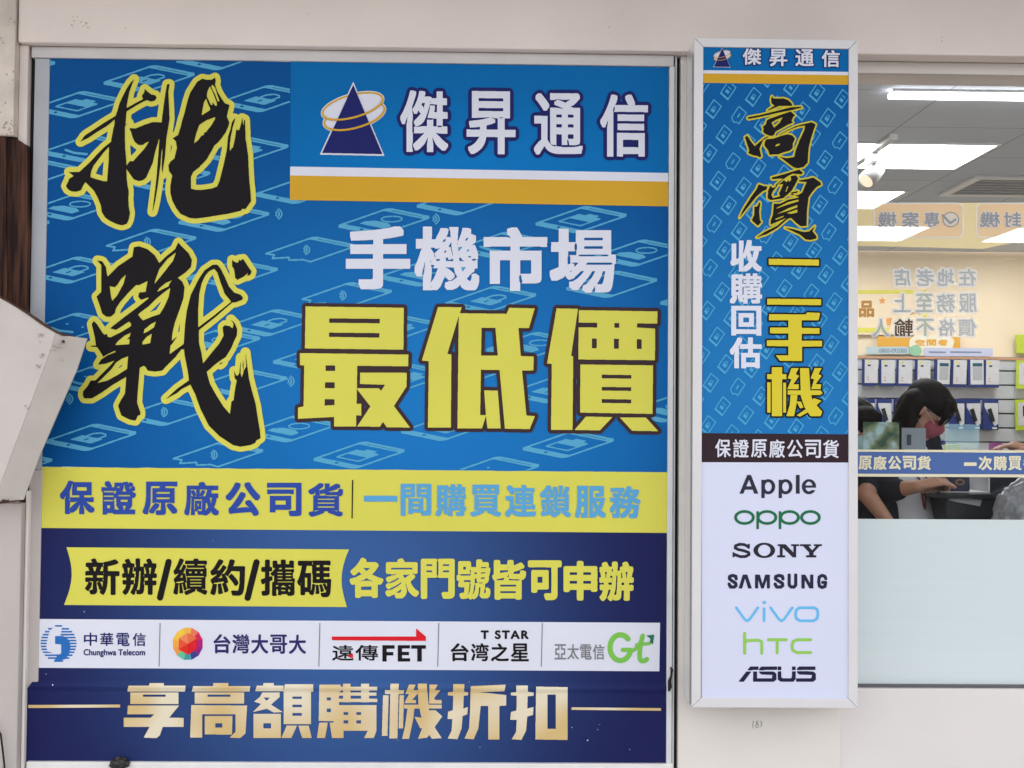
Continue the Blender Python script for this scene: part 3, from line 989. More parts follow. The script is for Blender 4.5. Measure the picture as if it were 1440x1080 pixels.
ik = Ink(296, 886, 436, 926, .2)
for n, ch in enumerate('台灣大哥大'):
    ik.text(ch, (300.5 + n * 26.5, 891.5 + n * .2, 324.5 + n * 26.5, 918.5 + n * .2), 0, g=.7)
put('mark_lettering', ik.loops(.75, adapt=.42), vinyl('print_violet', C(52, 42, 104, K)), ban, 0, 4)
# arrow mark
T = lambda p: tr(440, 865, 2.88, p)
ik = Ink(462, 880, 602, 934, .2)
ik.poly(T([(77, 86), (418, 86), (418, 53), (458, 86), (458, 104), (77, 101)]))
put('arrow_mark', ik.loops(), M['red'], ban, 0, 4)
ik = Ink(462, 896, 602, 936, .2)
for n, ch in enumerate('遠傳'):
    ik.text(ch, (467 + n * 32.5, 906.5, 497.5 + n * 34.5, 929), 0, g=.7)
F = lambda p: ik.poly(T(p))
F([(283, 122), (330, 122), (330, 134), (298, 134), (298, 150), (325, 150), (325, 161), (298, 161), (298, 186), (283, 186)])
F([(345, 122), (392, 122), (392, 133), (360, 133), (360, 149), (388, 149), (388, 160), (360, 160), (360, 175), (393, 175), (393, 186), (345, 186)])
F([(400, 122), (457, 122), (457, 134), (440, 134), (440, 186), (424, 186), (424, 134), (400, 134)])
put('mark_lettering', ik.loops(.45, True, adapt=.42), M['ink'], ban, 0, 4)
sheet('red_wedge', T([(140, 164), (163, 155), (163, 174)]), M['red'], ban, 0, 5)
ik = Ink(630, 880, 748, 934, .2)
ik.text('T STAR', (676.5, 886.5, 743, 898), .002, g=.3, k=1.25)
for n, ch in enumerate('台湾之星'):
    ik.text(ch, (634 + n * 28.2, 904.3 + n * .1, 659 + n * 28.2, 929.5 + n * .1), 0, g=.7)
put('mark_lettering', ik.loops(.8, adapt=.42), M['ink'], ban, 0, 4)
ik = Ink(776, 900, 852, 930, .2)
for n, ch in enumerate('亞太電信'):
    ik.text(ch, (779.5 + n * 18, 905.5 + n * .1, 796 + n * 18, 927 + n * .1), 0, g=.25)
put('mark_lettering', ik.loops(.3), M['grey'], ban, 0, 4)
ik = Ink(848, 884, 925, 938, .2)
qs = lambda p0, p1, p2, n=14: [((1 - t) ** 2 * p0[0] + 2 * t * (1 - t) * p1[0] + t * t * p2[0], (1 - t) ** 2 * p0[1] + 2 * t * (1 - t) * p1[1] + t * t * p2[1]) for t in np.linspace(0, 1, n)]
ik.stroke(T([(1245 + 42 * math.cos(q), 131 + 52 * math.sin(q)) for q in np.linspace(-.75, -2 * PI + .25, 40)]), 7.4)
ik.stroke(T([(1255, 140), (1286, 140)]), 6.0)
ik.stroke(T(qs((1284, 146), (1318, 140), (1336, 82))), 5.4).stroke(T(qs((1334, 86), (1310, 190), (1336, 185)) + qs((1336, 185), (1346, 184), (1352, 178), 5)), 6.6).stroke(T([(1310, 120), (1362, 114)]), 4.6)
put('letter_mark', ik.loops(), M['grn'], ban, 0, 4)
sheet('leaf_mark', T([(1350, 82), (1382, 78), (1376, 118), (1364, 108), (1366, 94)]), M['dgrn'], ban, 0, 5)

# gold block lettering at the foot
gold = mat('print_gold_leaf', C(214, 186, 130, K), .4, .35)
t = gold.node_tree
n1 = t.nodes.new('ShaderNodeTexCoord')
wv = t.nodes.new('ShaderNodeTexNoise')
wv.inputs['Scale'].default_value = 5.0
wv.inputs['Detail'].default_value = .5
rp = t.nodes.new('ShaderNodeValToRGB')
rp.color_ramp.elements[0].position = .4
rp.color_ramp.elements[0].color = C(210, 180, 122, K)
rp.color_ramp.elements[1].position = .66
rp.color_ramp.elements[1].color = C(226, 214, 188, K)
t.links.new(n1.outputs['Object'], wv.inputs['Vector'])
t.links.new(wv.outputs['Fac'], rp.inputs[0])
t.links.new(rp.outputs[0], t.nodes['Principled BSDF'].inputs['Base Color'])
M['leaf'] = gold
ik = Ink(170, 955, 802, 1044, .3)
T = lambda p: tr(30, 945, 3.064, p)
Q = lambda p, v=True: ik.poly(T(p), v)
R4 = lambda a, b, c, d: [(a, b), (c, b), (c, d), (a, d)]
Q([(467, 55), (555, 55), (555, 45), (617, 45), (617, 55), (712, 55), (708, 82), (460, 82)])
Q(R4(473, 86, 680, 135)); Q(R4(527, 95, 625, 104), False)
Q([(462, 142), (683, 142), (640, 194), (702, 195), (702, 234), (612, 234), (600, 270), (585, 282), (530, 280), (555, 234), (445, 234), (445, 194), (560, 194), (575, 180), (460, 180)])
Q([(745, 57), (830, 57), (830, 45), (895, 45), (895, 57), (990, 57), (986, 82), (737, 82)])
Q(R4(750, 86, 962, 134)); Q(R4(805, 95, 903, 104), False)
Q([(735, 140), (975, 142), (968, 262), (945, 282), (900, 280), (925, 255), (925, 180), (782, 180), (782, 280), (730, 280)])
Q([(793, 187), (912, 187), (910, 267), (793, 266)]); Q(R4(838, 218, 868, 237), False)
Q([(1018, 55), (1045, 55), (1045, 45), (1090, 45), (1090, 55), (1132, 55), (1132, 80), (1010, 80)])
Q([(1040, 86), (1115, 86), (1115, 105), (1078, 138), (1128, 170), (1090, 172), (1060, 156), (1000, 170), (1035, 135), (1005, 125), (1030, 105)]); Q([(1045, 108), (1072, 108), (1060, 122)], False)
Q(R4(1003, 178, 1120, 282)); Q(R4(1045, 218, 1078, 240), False)
Q([(1138, 50), (1260, 50), (1260, 82), (1250, 82), (1250, 222), (1132, 222), (1132, 82)])
for h in ((1170, 103, 1210, 113), (1170, 138, 1210, 149), (1170, 174, 1210, 186)):
    Q(R4(*h), False)
Q([(1145, 228), (1190, 228), (1165, 282), (1122, 282)]); Q([(1195, 228), (1240, 228), (1253, 282), (1212, 282)])
Q([(1287, 52), (1378, 52), (1378, 80), (1370, 83), (1370, 210), (1283, 208), (1285, 80)])
Q(R4(1318, 107, 1335, 120), False); Q(R4(1318, 155, 1335, 170), False)
Q([(1285, 215), (1322, 215), (1310, 282), (1275, 282)]); Q([(1330, 215), (1366, 215), (1378, 282), (1340, 282)])
T = lambda p: tr(490, 945, 3.064, p)
for r in ((-60, 60, 125, 77), (-55, 86, 122, 100), (-60, 112, 125, 127), (-22, 48, 10, 128), (55, 48, 90, 128), (-62, 140, 122, 250), (-62, 250, -20, 282)):
    Q(R4(*r))
Q([(85, 250), (122, 250), (110, 282), (68, 282)])
for h in ((-20, 170, 0, 182), (35, 170, 55, 182), (-20, 205, 0, 219), (35, 205, 55, 219)):
    Q(R4(*h), False)
Q([(182, 48), (218, 48), (212, 283), (177, 283)]); Q([(158, 75), (242, 75), (238, 92), (158, 92)]); Q([(150, 98), (174, 98), (169, 272), (145, 272)]); Q([(221, 98), (240, 98), (236, 240), (217, 240)])
Q([(262, 52), (290, 52), (280, 75), (300, 75), (300, 90), (275, 118), (292, 118), (292, 132), (242, 132), (262, 92), (246, 92)]); Q([(350, 52), (385, 52), (372, 75), (397, 75), (370, 110), (375, 118), (402, 118), (402, 134), (348, 134)])
Q([(300, 48), (338, 48), (345, 130), (350, 190), (375, 240), (402, 282), (360, 285), (330, 240), (312, 180), (302, 130)]); Q(R4(240, 138, 402, 155)); Q([(255, 155), (285, 155), (280, 200), (262, 285), (232, 285), (245, 230)]); Q([(285, 190), (320, 195), (330, 240), (310, 240)]); Q([(350, 162), (375, 162), (390, 175), (405, 188), (340, 280), (300, 285)])
Q([(452, 50), (500, 50), (498, 82), (517, 85), (515, 98), (497, 100), (495, 155), (515, 148), (512, 180), (492, 187), (488, 240), (470, 287), (428, 284), (445, 250), (448, 200), (427, 200), (430, 168), (450, 162), (452, 100), (428, 98), (430, 84), (452, 82)])
Q([(527, 58), (677, 52), (672, 80), (560, 84), (680, 97), (680, 142), (650, 144), (650, 288), (602, 288), (602, 144), (570, 144), (560, 240), (540, 287), (500, 284), (520, 240), (525, 150)])
Q([(723, 55), (772, 55), (772, 82), (798, 86), (797, 100), (772, 102), (770, 155), (797, 148), (795, 182), (770, 190), (765, 250), (745, 290), (703, 287), (722, 255), (725, 203), (697, 203), (700, 170), (724, 163), (725, 100), (700, 98), (700, 86), (723, 84)])
Q([(808, 60), (943, 62), (943, 290), (805, 288)]); Q([(857, 95), (893, 95), (893, 242), (857, 242)], False)
put('gold_lettering', ik.loops(0, True, 0), M['leaf'], ban, 0, 4, surf_banner)
put('gold_rule', [[(41, 990.5), (170, 990), (170, 994), (41, 994.8)]], M['leaf'], ban, 0, 4, surf_banner)
put('gold_rule', [[(803.5, 993.8), (929, 995), (929, 998.6), (803.5, 997.4)]], M['leaf'], ban, 0, 4, surf_banner)
# white flecks of wear on the vinyl
fl = []
for x, y in ((65.5, 947.5), (76, 962), (660, 958.5), (675, 1050), (843, 1018), (840, 1025), (826, 1040), (885, 1053), (804, 1022), (54, 762), (119, 860), (262, 968), (700, 1030), (560, 1040), (300, 760)):
    r = random.uniform(.4, 1.0)
    fl.append(ell(x, y, r, r * random.uniform(.7, 1.4), 0, 7))
put('scuff', fl, M['white'], ban, 0, 5, surf_banner)['kind'] = 'stuff'

# ------------------------------------------------------------------ light box sign
LY = -.18
lb = thing('light_box_sign', 'tall narrow light box sign with a white frame fixed to the pillar', 'sign', (W(1090, 990).x, 0, W(1090, 990).z))
fx0, fx1 = W(974.5, 520, LY).x, W(1206.5, 520, LY).x
fz0, fz1 = W(1090, 995.5, LY).z, W(1090, 54.5, LY).z
mside = mat('box_side', (.66, .67, .70, 1), .12, .6)
mside.node_tree.nodes['Principled BSDF'].inputs['Coat Weight'].default_value = .8
mside.node_tree.nodes['Principled BSDF'].inputs['Coat Roughness'].default_value = .03
box('cabinet', fx0 + .002, fx1 - .002, LY + .012, -.001, fz0 + .002, fz1 - .002, mside, lb)
mfr = mat('box_frame', (.655, .635, .645, 1), .35, .5, var=.025, vscale=6)
fw = .031
bm = bmesh.new()
OX = [(fx0, fz0), (fx1, fz0), (fx1, fz1), (fx0, fz1)]
IN = [(fx0 + fw, fz0 + fw), (fx1 - fw, fz0 + fw), (fx1 - fw, fz1 - fw), (fx0 + fw, fz1 - fw)]
for i in range(4):
    j = (i + 1) % 4
    a = [Vector((OX[i][0], 0, OX[i][1])), Vector((OX[j][0], 0, OX[j][1])), Vector((IN[j][0], 0, IN[j][1])), Vector((IN[i][0], 0, IN[i][1]))]
    c = sum(a, Vector()) / 4
    d = (a[1] - a[0]).normalized() * .0006
    a = [a[0] + d, a[1] - d, a[2] - d, a[3] + d]
    fv = [bm.verts.new((p.x, LY, p.z)) for p in a]
    bv = [bm.verts.new((p.x, LY + .014, p.z)) for p in a]
    bm.faces.new(fv)
    bm.faces.new(bv[::-1])
    for q in range(4):
        bm.faces.new((fv[q], bv[q], bv[(q + 1) % 4], fv[(q + 1) % 4]))
bm_obj('frame', bm, mfr, lb, .002)
PY = LY + .008
PXL = lambda y: 987 + .0006 * (y - 60)
# face panels (in photo rows on the face plane)
L, Rr = 986.5, 1193.8
sheet('brand_panel', [(L, 61.8), (Rr, 64.6), (Rr, 101.2), (L, 98.8)], M['brand_blue'], lb, PY, 1)
sheet('white_stripe', [(L, 98.8), (Rr, 101.2), (Rr, 105.8), (L, 103.2)], M['white'], lb, PY, 1)
sheet('amber_stripe', [(L, 103.2), (Rr, 105.8), (Rr, 119.3), (L, 116.5)], M['gold'], lb, PY, 1)
M['bxblue'] = grad_mat('print_box_blue', C(4, 92, 158, K), C(34, 118, 182, K), W(1090, 560, LY).x, W(1090, 560, LY).z, (2.0, 1.15))
sheet('blue_panel', [(L, 116.5), (Rr, 119.3), (Rr + .4, 610.8), (L, 609)], M['bxblue'], lb, PY, 1)
sheet('dark_panel', [(L, 609), (Rr + .4, 610.8), (Rr + .4, 650.5), (L, 650)], vinyl('print_dark', C(50, 36, 42, 1.1)), lb, PY, 1)
M['facew'] = mat('face_white', C(206, 209, 230, 1.04), .3, .45, var=.012, vscale=2)
sheet('white_panel', [(L, 650), (Rr + .4, 650.5), (Rr + 1, 985.5), (L + .3, 985)], M['facew'], lb, PY, 1)
logo(lb, 1000, 64.5, 31. / 1040, PY, 3, .006)
brand(lb, [(1044, 68.5, 1070, 91.5), (1081.5, 69, 1107, 93.5), (1118, 69.5, 1144, 93.5), (1155, 70.8, 1180.5, 94.8)], PY, 3, .6, 1.5, .15, .008)
# little tablets
ik = Ink(984, 112, 1198, 614, .3)
u, v2 = (11.6, -17.3), (10.4, 9.2)
sp_ = []
rr = random.Random(5)
dvx, dvz = 86 / 139.6, -110 / 139.6
nx_, nz_ = 110 / 139.6, 86 / 139.6
kinds = ['lock', 'batt', 'torn', 'user', 'lock']
for r in range(-14, 22):
    sh = (r * 14.3 + rr.uniform(-3, 3)) % 33.6
    for c in range(-20, 22):
        x = 1003 + nx_ * 33.4 * r + dvx * (33.6 * c + sh)
        y = 154 + nz_ * 33.4 * r + dvz * (33.6 * c + sh)
        if 975 < x < 1206 and 105 < y < 620:
            sp_.append((x, y, kinds[(r * 2 + c) % 5]))
for x, y, kd in sp_:
    o = (x - (u[0] + v2[0]) / 2, y - (u[1] + v2[1]) / 2)
    P_ = lambda a, b: (o[0] + u[0] * a + v2[0] * b, o[1] + u[1] * a + v2[1] * b)
    if kd == 'torn':
        ik.stroke([P_(1, .05), P_(1, 1), P_(.1, 1), P_(.1, .7), P_(-.05, .5), P_(.05, .1), P_(.15, 0), P_(.95, 0)], 1.5, True)
        ik.stroke([P_(.4, .5), P_(.65, .5)], 2.0)
    else:
        ik.stroke([P_(0, 0), P_(1, 0), P_(1, 1), P_(0, 1)], 1.5, True)
        ik.stroke([P_(.05, .05), P_(.05, .95)], 1.9)
        if kd == 'batt':
            ik.poly([P_(.3, .3), P_(.5, .3), P_(.5, .7), P_(.3, .7)]); ik.stroke([P_(.68, .3), P_(.68, .7)], 1.2)
        else:
            ik.poly([P_(.3, .3), P_(.5, .3), P_(.5, .72), P_(.3, .72)]); ik.stroke([P_(.5, .35), P_(.68, .4), P_(.68, .6), P_(.5, .65)], 1.0)
ik.clip([(L + .5, 117.5), (Rr - .5, 120), (Rr, 610), (L + .5, 608.5)])
put('tablet_pattern', ik.loops(), vinyl('print_box_line', C(80, 164, 208, K)), lb, PY, 2)
# brush pair
T = lambda p: tr(1030, 130, 9.815, p)
bk = Ink(1034, 130, 1160, 350, .25)
for p in ([(540, 55), (560, 85), (620, 90), (700, 85), (770, 110), (810, 150), (825, 190), (640, 190), (500, 250), (480, 250), (580, 185), (540, 160), (530, 110)],
          [(215, 345), (400, 310), (600, 260), (800, 210), (940, 200), (955, 212), (860, 235), (800, 250), (600, 290), (430, 330), (220, 370), (205, 358)],
          [(800, 265), (860, 320), (830, 350), (810, 400), (835, 420), (760, 450), (590, 545), (570, 590), (540, 605), (500, 595), (440, 570), (420, 540), (430, 500), (415, 480), (460, 440), (470, 390), (500, 370), (640, 320)],
          [(170, 620), (200, 600), (260, 690), (305, 745), (380, 680), (440, 630), (500, 605), (490, 620), (420, 660), (385, 740), (370, 780), (395, 880), (380, 900), (340, 880), (280, 870), (215, 840), (230, 800), (205, 730)],
          [(640, 590), (760, 520), (880, 465), (1000, 435), (1090, 415), (1145, 445), (1110, 540), (1080, 640), (1050, 760), (1040, 870), (1035, 970), (980, 1030), (900, 1050), (850, 1040), (790, 1000), (700, 930), (640, 890), (740, 910), (850, 895), (870, 800), (920, 670), (990, 520), (1000, 460), (900, 475), (780, 520), (640, 597)],
          [(460, 650), (560, 640), (680, 600), (760, 580), (820, 595), (860, 640), (830, 710), (830, 770), (780, 810), (700, 830), (620, 860), (550, 860), (510, 865), (490, 800), (440, 740), (440, 700)]):
    bk.poly(T(p))
bk.poly(T([(690, 345), (650, 420), (570, 490), (535, 420), (600, 380)]), False).poly(T([(660, 705), (640, 735), (585, 750), (600, 720)]), False)
T = lambda p: tr(1030, 230, 9, p)
for p in ([(330, 265), (400, 290), (440, 290), (430, 330), (370, 360), (300, 420), (220, 520), (140, 620), (85, 690), (130, 590), (230, 430), (300, 330)], [(340, 490), (350, 505), (335, 600), (345, 720), (365, 740), (320, 790), (240, 720), (275, 650), (275, 550), (310, 545)],
          [(490, 180), (640, 140), (800, 90), (845, 80), (890, 120), (870, 140), (760, 130), (700, 160), (620, 215), (550, 290), (540, 275), (640, 190), (500, 200)],
          [(480, 280), (500, 310), (540, 300), (560, 270), (560, 290), (510, 350), (490, 400), (510, 440), (600, 415), (585, 380), (610, 330), (640, 260), (580, 270), (650, 210), (680, 240), (740, 160), (800, 150), (830, 190), (790, 270), (750, 340), (700, 390), (640, 440), (560, 455), (480, 465), (440, 440), (450, 340)],
          [(730, 370), (830, 350), (810, 375), (760, 380), (720, 400), (830, 400), (880, 370), (930, 250), (940, 235), (840, 230), (840, 215), (960, 195), (1020, 180), (1110, 240), (1120, 270), (1060, 300), (1000, 370), (960, 430), (940, 600), (935, 790), (860, 795), (800, 750), (740, 690), (700, 700), (560, 820), (440, 890), (300, 940), (400, 870), (560, 790), (680, 690), (560, 740), (480, 775), (480, 730), (510, 640), (520, 510), (600, 510), (700, 460), (840, 430)],
          [(660, 815), (760, 830), (900, 870), (970, 860), (1040, 790), (1010, 860), (1060, 920), (1060, 950), (980, 970), (920, 960), (850, 900), (740, 850)]):
    bk.poly(T(p))
for p in ([(560, 560), (700, 490), (835, 455), (835, 480), (700, 520), (550, 575)], [(560, 640), (700, 570), (820, 525), (820, 555), (700, 600), (550, 645)], [(680, 630), (820, 580), (820, 620), (740, 640)], [(540, 700), (650, 660), (640, 680), (545, 715)], [(700, 175), (735, 165), (740, 210), (710, 235)], [(690, 290), (705, 290), (680, 360), (668, 358)]):
    bk.poly(T(p), False)
b2 = copy.deepcopy(bk)
o = put('brush_lettering', bk.loops(), M['ink'], lb, PY, 4)
put('outline', b2.loops(2.3), vinyl('print_olive_yellow', C(206, 190, 60, K)), o, PY, 3)
ik = Ink(1020, 330, 1078, 525, .25)
for ch, b in zip('收購回估', [(1027, 337.5, 1071, 382), (1026, 384.5, 1071.5, 427), (1028, 430, 1070.5, 472), (1026, 474.5, 1071, 518)]):
    ik.text(ch, b, .004, g=1.7)
put('white_lettering', ik.loops(1.7, True, adapt=.55), M['white'], lb, PY, 3)
yb = Ink(1072, 355, 1162, 592, .25)
T = lambda p: tr(985, 360, 4.153, p)
for p in ([(398, 17), (690, 22), (690, 57), (398, 52)], [(388, 250), (703, 253), (703, 288), (388, 284)],
          [(400, 340), (612, 342), (622, 330), (698, 333), (688, 376), (590, 376), (590, 420), (694, 422), (694, 455), (590, 455), (590, 495), (708, 495), (708, 528), (592, 530), (592, 614), (462, 612), (438, 580), (512, 580), (512, 528), (386, 526), (386, 492), (512, 492), (512, 453), (405, 452), (405, 418), (512, 418), (512, 376), (398, 376)]):
    yb.poly(T(p))
for p in ([(415, 650), (475, 650), (475, 690), (500, 690), (500, 720), (475, 720), (475, 935), (415, 935), (415, 720), (388, 718), (388, 690), (415, 690)], [(388, 738), (408, 738), (408, 915), (388, 915)], [(482, 740), (498, 740), (498, 915), (482, 915)],
          [(530, 655), (572, 655), (555, 690), (575, 700), (540, 750), (572, 750), (572, 778), (505, 778), (530, 720), (508, 715)], [(580, 655), (632, 655), (640, 780), (648, 830), (675, 870), (710, 910), (700, 935), (640, 935), (605, 880), (585, 820)], [(665, 655), (706, 655), (688, 690), (706, 700), (672, 748), (704, 750), (700, 778), (645, 778), (662, 720), (642, 715)],
          [(508, 785), (700, 785), (712, 800), (700, 812), (508, 810)], [(525, 812), (565, 812), (560, 860), (545, 935), (500, 935), (520, 870)], [(560, 850), (585, 850), (600, 885), (580, 890)], [(660, 830), (705, 845), (640, 905), (580, 938), (560, 930), (620, 890)]):
    yb.poly(T(p))
b2 = copy.deepcopy(yb)
M['dyel'] = vinyl('print_deep_yellow', C(216, 198, 56, K))
for lo_, hi_ in ((350, 397), (397, 600)):
    i1, i2 = copy.deepcopy(yb), copy.deepcopy(b2)
    for i_ in (i1, i2):
        i_.clip([(1070, lo_), (1170, lo_), (1170, hi_), (1070, hi_)])
    o = put('block_lettering', i1.loops(0, True, 0), M['dyel'], lb, PY, 4)
    put('outline', i2.loops(2.3), M['ink'], o, PY, 3)
ik = Ink(1000, 612, 1186, 652, .2)
for n, ch in enumerate('保證原廠公司貨'):
    ik.text(ch, (1005 + n * 25.3, 617 + n * .2, 1028 + n * 25.3, 643.5 + n * .2), 0, g=.8)
put('white_lettering', ik.loops(.4, adapt=.55), M['white'], lb, PY, 2)
# seven lines of names on the white panel
T = lambda p: tr(1010, 650, 3.375, p)


def arc(cx, cy_, a, b, t0, t1, n=16):
    return [(cx + a * math.cos(t0 + (t1 - t0) * i / n), cy_ + b * math.sin(t0 + (t1 - t0) * i / n)) for i in range(n + 1)]


nm = lambda: Ink(1015, 660, 1172, 965, .2)
i1 = nm()
i1.poly(T([(100, 149), (137, 60), (155, 60), (190, 149), (170, 149), (163, 130), (127, 130), (119, 149)])).poly(T([(133, 114), (157, 114), (146, 83)]), False)
for x in (204, 286):
    i1.poly(T(R4(x, 83, x + 16, 170)))
    i1.poly(T(arc(x + 33, 116, 33, 36, 0, 2 * PI, 40)[:-1])).poly(T(arc(x + 33, 116, 16, 22, 0, 2 * PI, 40)[:-1]), False)
    i1.poly(T(R4(x, 83, x + 16, 170)))
i1.poly(T(R4(368, 60, 386, 149)))
i1.poly(T(arc(430, 116, 34, 36, 0, 2 * PI, 40)[:-1])).poly(T(arc(430, 115, 17, 23, 0, 2 * PI, 40)[:-1]), False)
i1.poly(T(R4(410, 110, 462, 121))).poly(T([(440, 121), (470, 121), (470, 132), (440, 132)]), False)
put('name_lettering', i1.loops(), M['navyt'] if False else vinyl('print_slate', C(48, 46, 60, 1.1)), lb, PY, 2)
i1 = nm()
for cx, stem in ((124, 0), (231, 1), (338, 1), (437, 0)):
    i1.poly(T(arc(cx, 262, 49, 35, 0, 2 * PI, 48)[:-1])).poly(T(arc(cx, 262, 35, 22, 0, 2 * PI, 48)[:-1]), False)
for x in (180, 286):
    i1.poly(T(R4(x, 232, x + 13, 317)))
put('name_lettering', i1.loops(), vinyl('print_bottle_green', C(38, 108, 72, K)), lb, PY, 2)
i1 = nm()
i1.stroke(T([(143, 402), (125, 391), (102, 389), (82, 396), (80, 407), (95, 414), (122, 420), (144, 428), (146, 438), (130, 447), (105, 448), (78, 438)]), 3.2)
i1.poly(T([(141, 388), (148, 388), (148, 410), (141, 408)])).poly(T([(69, 428), (76, 430), (76, 449), (69, 449)]))
i1.poly(T(arc(218, 418, 50, 35, 0, 2 * PI, 48)[:-1])).poly(T(arc(218, 418, 31, 28, 0, 2 * PI, 48)[:-1]), False)
i1.poly(T([(282, 390), (318, 390), (358, 432), (358, 396), (346, 396), (346, 390), (382, 390), (382, 396), (368, 396), (368, 450), (354, 450), (304, 402), (304, 443), (316, 443), (316, 450), (280, 450), (280, 443), (293, 443), (293, 396), (282, 396)]))
i1.poly(T([(388, 390), (438, 390), (438, 396), (424, 396), (446, 420), (466, 396), (454, 396), (454, 390), (491, 390), (491, 396), (480, 396), (450, 428), (450, 443), (464, 443), (464, 450), (418, 450), (418, 443), (432, 443), (432, 428), (402, 396), (388, 396)]))
put('name_lettering', i1.loops(.42), vinyl('print_slate', C(44, 40, 52, 1.1)), lb, PY, 2)
i1 = nm()
def slab_s(cx, w_):
    i1.stroke(T([(cx + w_ * .42, 553), (cx + w_ * .36, 541), (cx, 537), (cx - w_ * .36, 542), (cx - w_ * .38, 553), (cx - w_ * .1, 562), (cx + w_ * .36, 574), (cx + w_ * .4, 585), (cx + w_ * .2, 592), (cx - w_ * .25, 592), (cx - w_ * .42, 578)]), 4.0)
slab_s(68, 40); slab_s(288, 44)
i1.poly(T([(97, 598), (117, 534), (137, 534), (158, 598), (142, 598), (127, 548), (112, 598)]))
i1.poly(T([(175, 598), (175, 534), (196, 534), (210, 580), (223, 534), (244, 534), (244, 598), (231, 598), (231, 550), (215, 598), (204, 598), (188, 550), (188, 598)]))
i1.stroke(T([(336, 535), (336, 582), (345, 592), (359, 592), (367, 582), (367, 535)]), 4.0)
i1.poly(T([(395, 598), (395, 534), (412, 534), (436, 578), (436, 534), (450, 534), (450, 598), (433, 598), (409, 555), (409, 598)]))
i1.stroke(T([(510, 552), (505, 541), (492, 537), (479, 544), (476, 566), (480, 588), (493, 594), (506, 589), (509, 570), (495, 570)]), 3.9)
put('name_lettering', i1.loops(.3), vinyl('print_slate', C(40, 40, 62, 1.1)), lb, PY, 2)
i1 = nm()
for x in (0, 163):
    i1.stroke(T([(85 + x, 690), (125 + x, 745), (137 + x, 753), (149 + x, 745), (188 + x, 690)]), 3.6)
i1.stroke(T([(217, 695), (217, 752)]), 3.9)
i1.poly(tr(1010, 650, 3.375, arc(218, 665, 9, 8, 0, 2 * PI, 20)[:-1]))
i1.stroke(T([(385, 690), (455, 690), (470, 700), (473, 722), (468, 742), (452, 752), (388, 752), (370, 742), (366, 720), (371, 700)]), 3.8, True)
put('name_lettering', i1.loops(), vinyl('print_light_blue', C(104, 186, 232, K)), lb, PY, 2)
i1 = nm()
i1.stroke(T([(125, 812), (125, 906)]), 4.4).stroke(T([(125, 858), (135, 846), (190, 844), (204, 850), (206, 862), (206, 906)]), 4.2)
i1.stroke(T([(238, 842), (322, 842)]), 4.2).stroke(T([(279, 842), (279, 904)]), 4.2)
i1.stroke(T([(438, 842), (375, 842), (355, 850), (349, 870), (353, 892), (372, 903), (438, 903)]), 4.2)
put('name_lettering', i1.loops(), vinyl('print_lime', C(148, 200, 92, K)), lb, PY, 2)
i1 = nm()
i1.poly(T([(98, 1040), (152, 970), (190, 970), (190, 984), (162, 984), (120, 1040)]))
i1.poly(T(R4(166, 993, 183, 1040)))
i1.poly(T([(205, 970), (278, 970), (278, 984), (218, 984), (212, 992), (262, 994), (275, 1004), (275, 1030), (262, 1040), (185, 1040), (185, 1026), (255, 1026), (258, 1008), (205, 1006), (194, 996), (195, 980)]))
i1.poly(T([(283, 970), (298, 970), (298, 1020), (304, 1026), (345, 1026), (350, 1020), (350, 970), (366, 970), (366, 1028), (356, 1040), (296, 1040), (283, 1030)]))
i1.poly(T([(384, 970), (460, 970), (460, 984), (396, 984), (390, 990), (450, 994), (462, 1004), (462, 1030), (450, 1040), (370, 1040), (370, 1026), (442, 1026), (446, 1008), (384, 1006), (374, 996), (374, 980)]))
i1.poly(T([(120, 986.5), (470, 984.5), (470, 992), (120, 994)]), False)
put('name_lettering', i1.loops(.35), vinyl('print_ink_navy', C(36, 34, 62, 1.1)), lb, PY, 2)

# pencil number on the pillar under the sign
ik = Ink(1055, 1010, 1076, 1026, .15)
ik.stroke([(1059, 1013.5), (1058.5, 1024)], .7).stroke([(1066, 1014), (1063.5, 1014.5), (1063.5, 1017), (1066, 1019), (1066.5, 1022), (1064, 1023.5), (1062, 1021), (1066, 1016)], .7).stroke([(1069, 1014), (1071.5, 1015), (1070, 1017.5), (1071.6, 1019.5), (1069, 1022)], .7)
put('pencil_mark', ik.loops(), mat('pencil', (.16, .15, .14, 1), .8), bld, 0, 1)
#--PART2--
# ------------------------------------------------------------------ hood, board and small things at the left of the banner
def V3(px, py, y):
    return W(px, py, y)


M['hood'] = mat('painted_steel', (.53, .48, .45, 1), .5, .4, var=.05, vscale=5, bump=.06, bscale=12)
M['rust'] = mat('rusty_edge', (.07, .035, .022, 1), .9, var=.4, vscale=60)
hd = thing('metal_hood', 'bent beige sheet metal hood with rusty edges overlapping the left edge of the banner', 'hood', tuple(W(20, 707, -.1)))


def fold(name, pts, th, m, lab=None):
    """bent sheet: list of (px,py,y) outline, thickness th straight back"""
    f = [V3(*p) for p in pts]
    o = prism(name, f, [p + Vector((0, th, 0)) for p in f], m, hd)
    if lab:
        o['label'] = lab
    return o


yA, yB, yC = -.17, -.17, -.14
fold('front_sheet', [(-140, 345, yA), (0, 419, yA), (30, 436.5, yA), (78, 467.5, yA), (70, 495, yA), (-1, 685, yA), (-140, 690, yA)], .006, M['hood'])
q0, q1, q2 = V3(78.6, 467.3, yB), V3(-1, 700, yB), V3(122.5, 476, yC)
fn = (q1 - q0).cross(q2 - q0)


def on_flange(px, py):
    d = FWD * FPX + RIGHT * (px - 720) - UP * (py - 540)
    return CAM + d * ((q0 - CAM).dot(fn) / d.dot(fn))


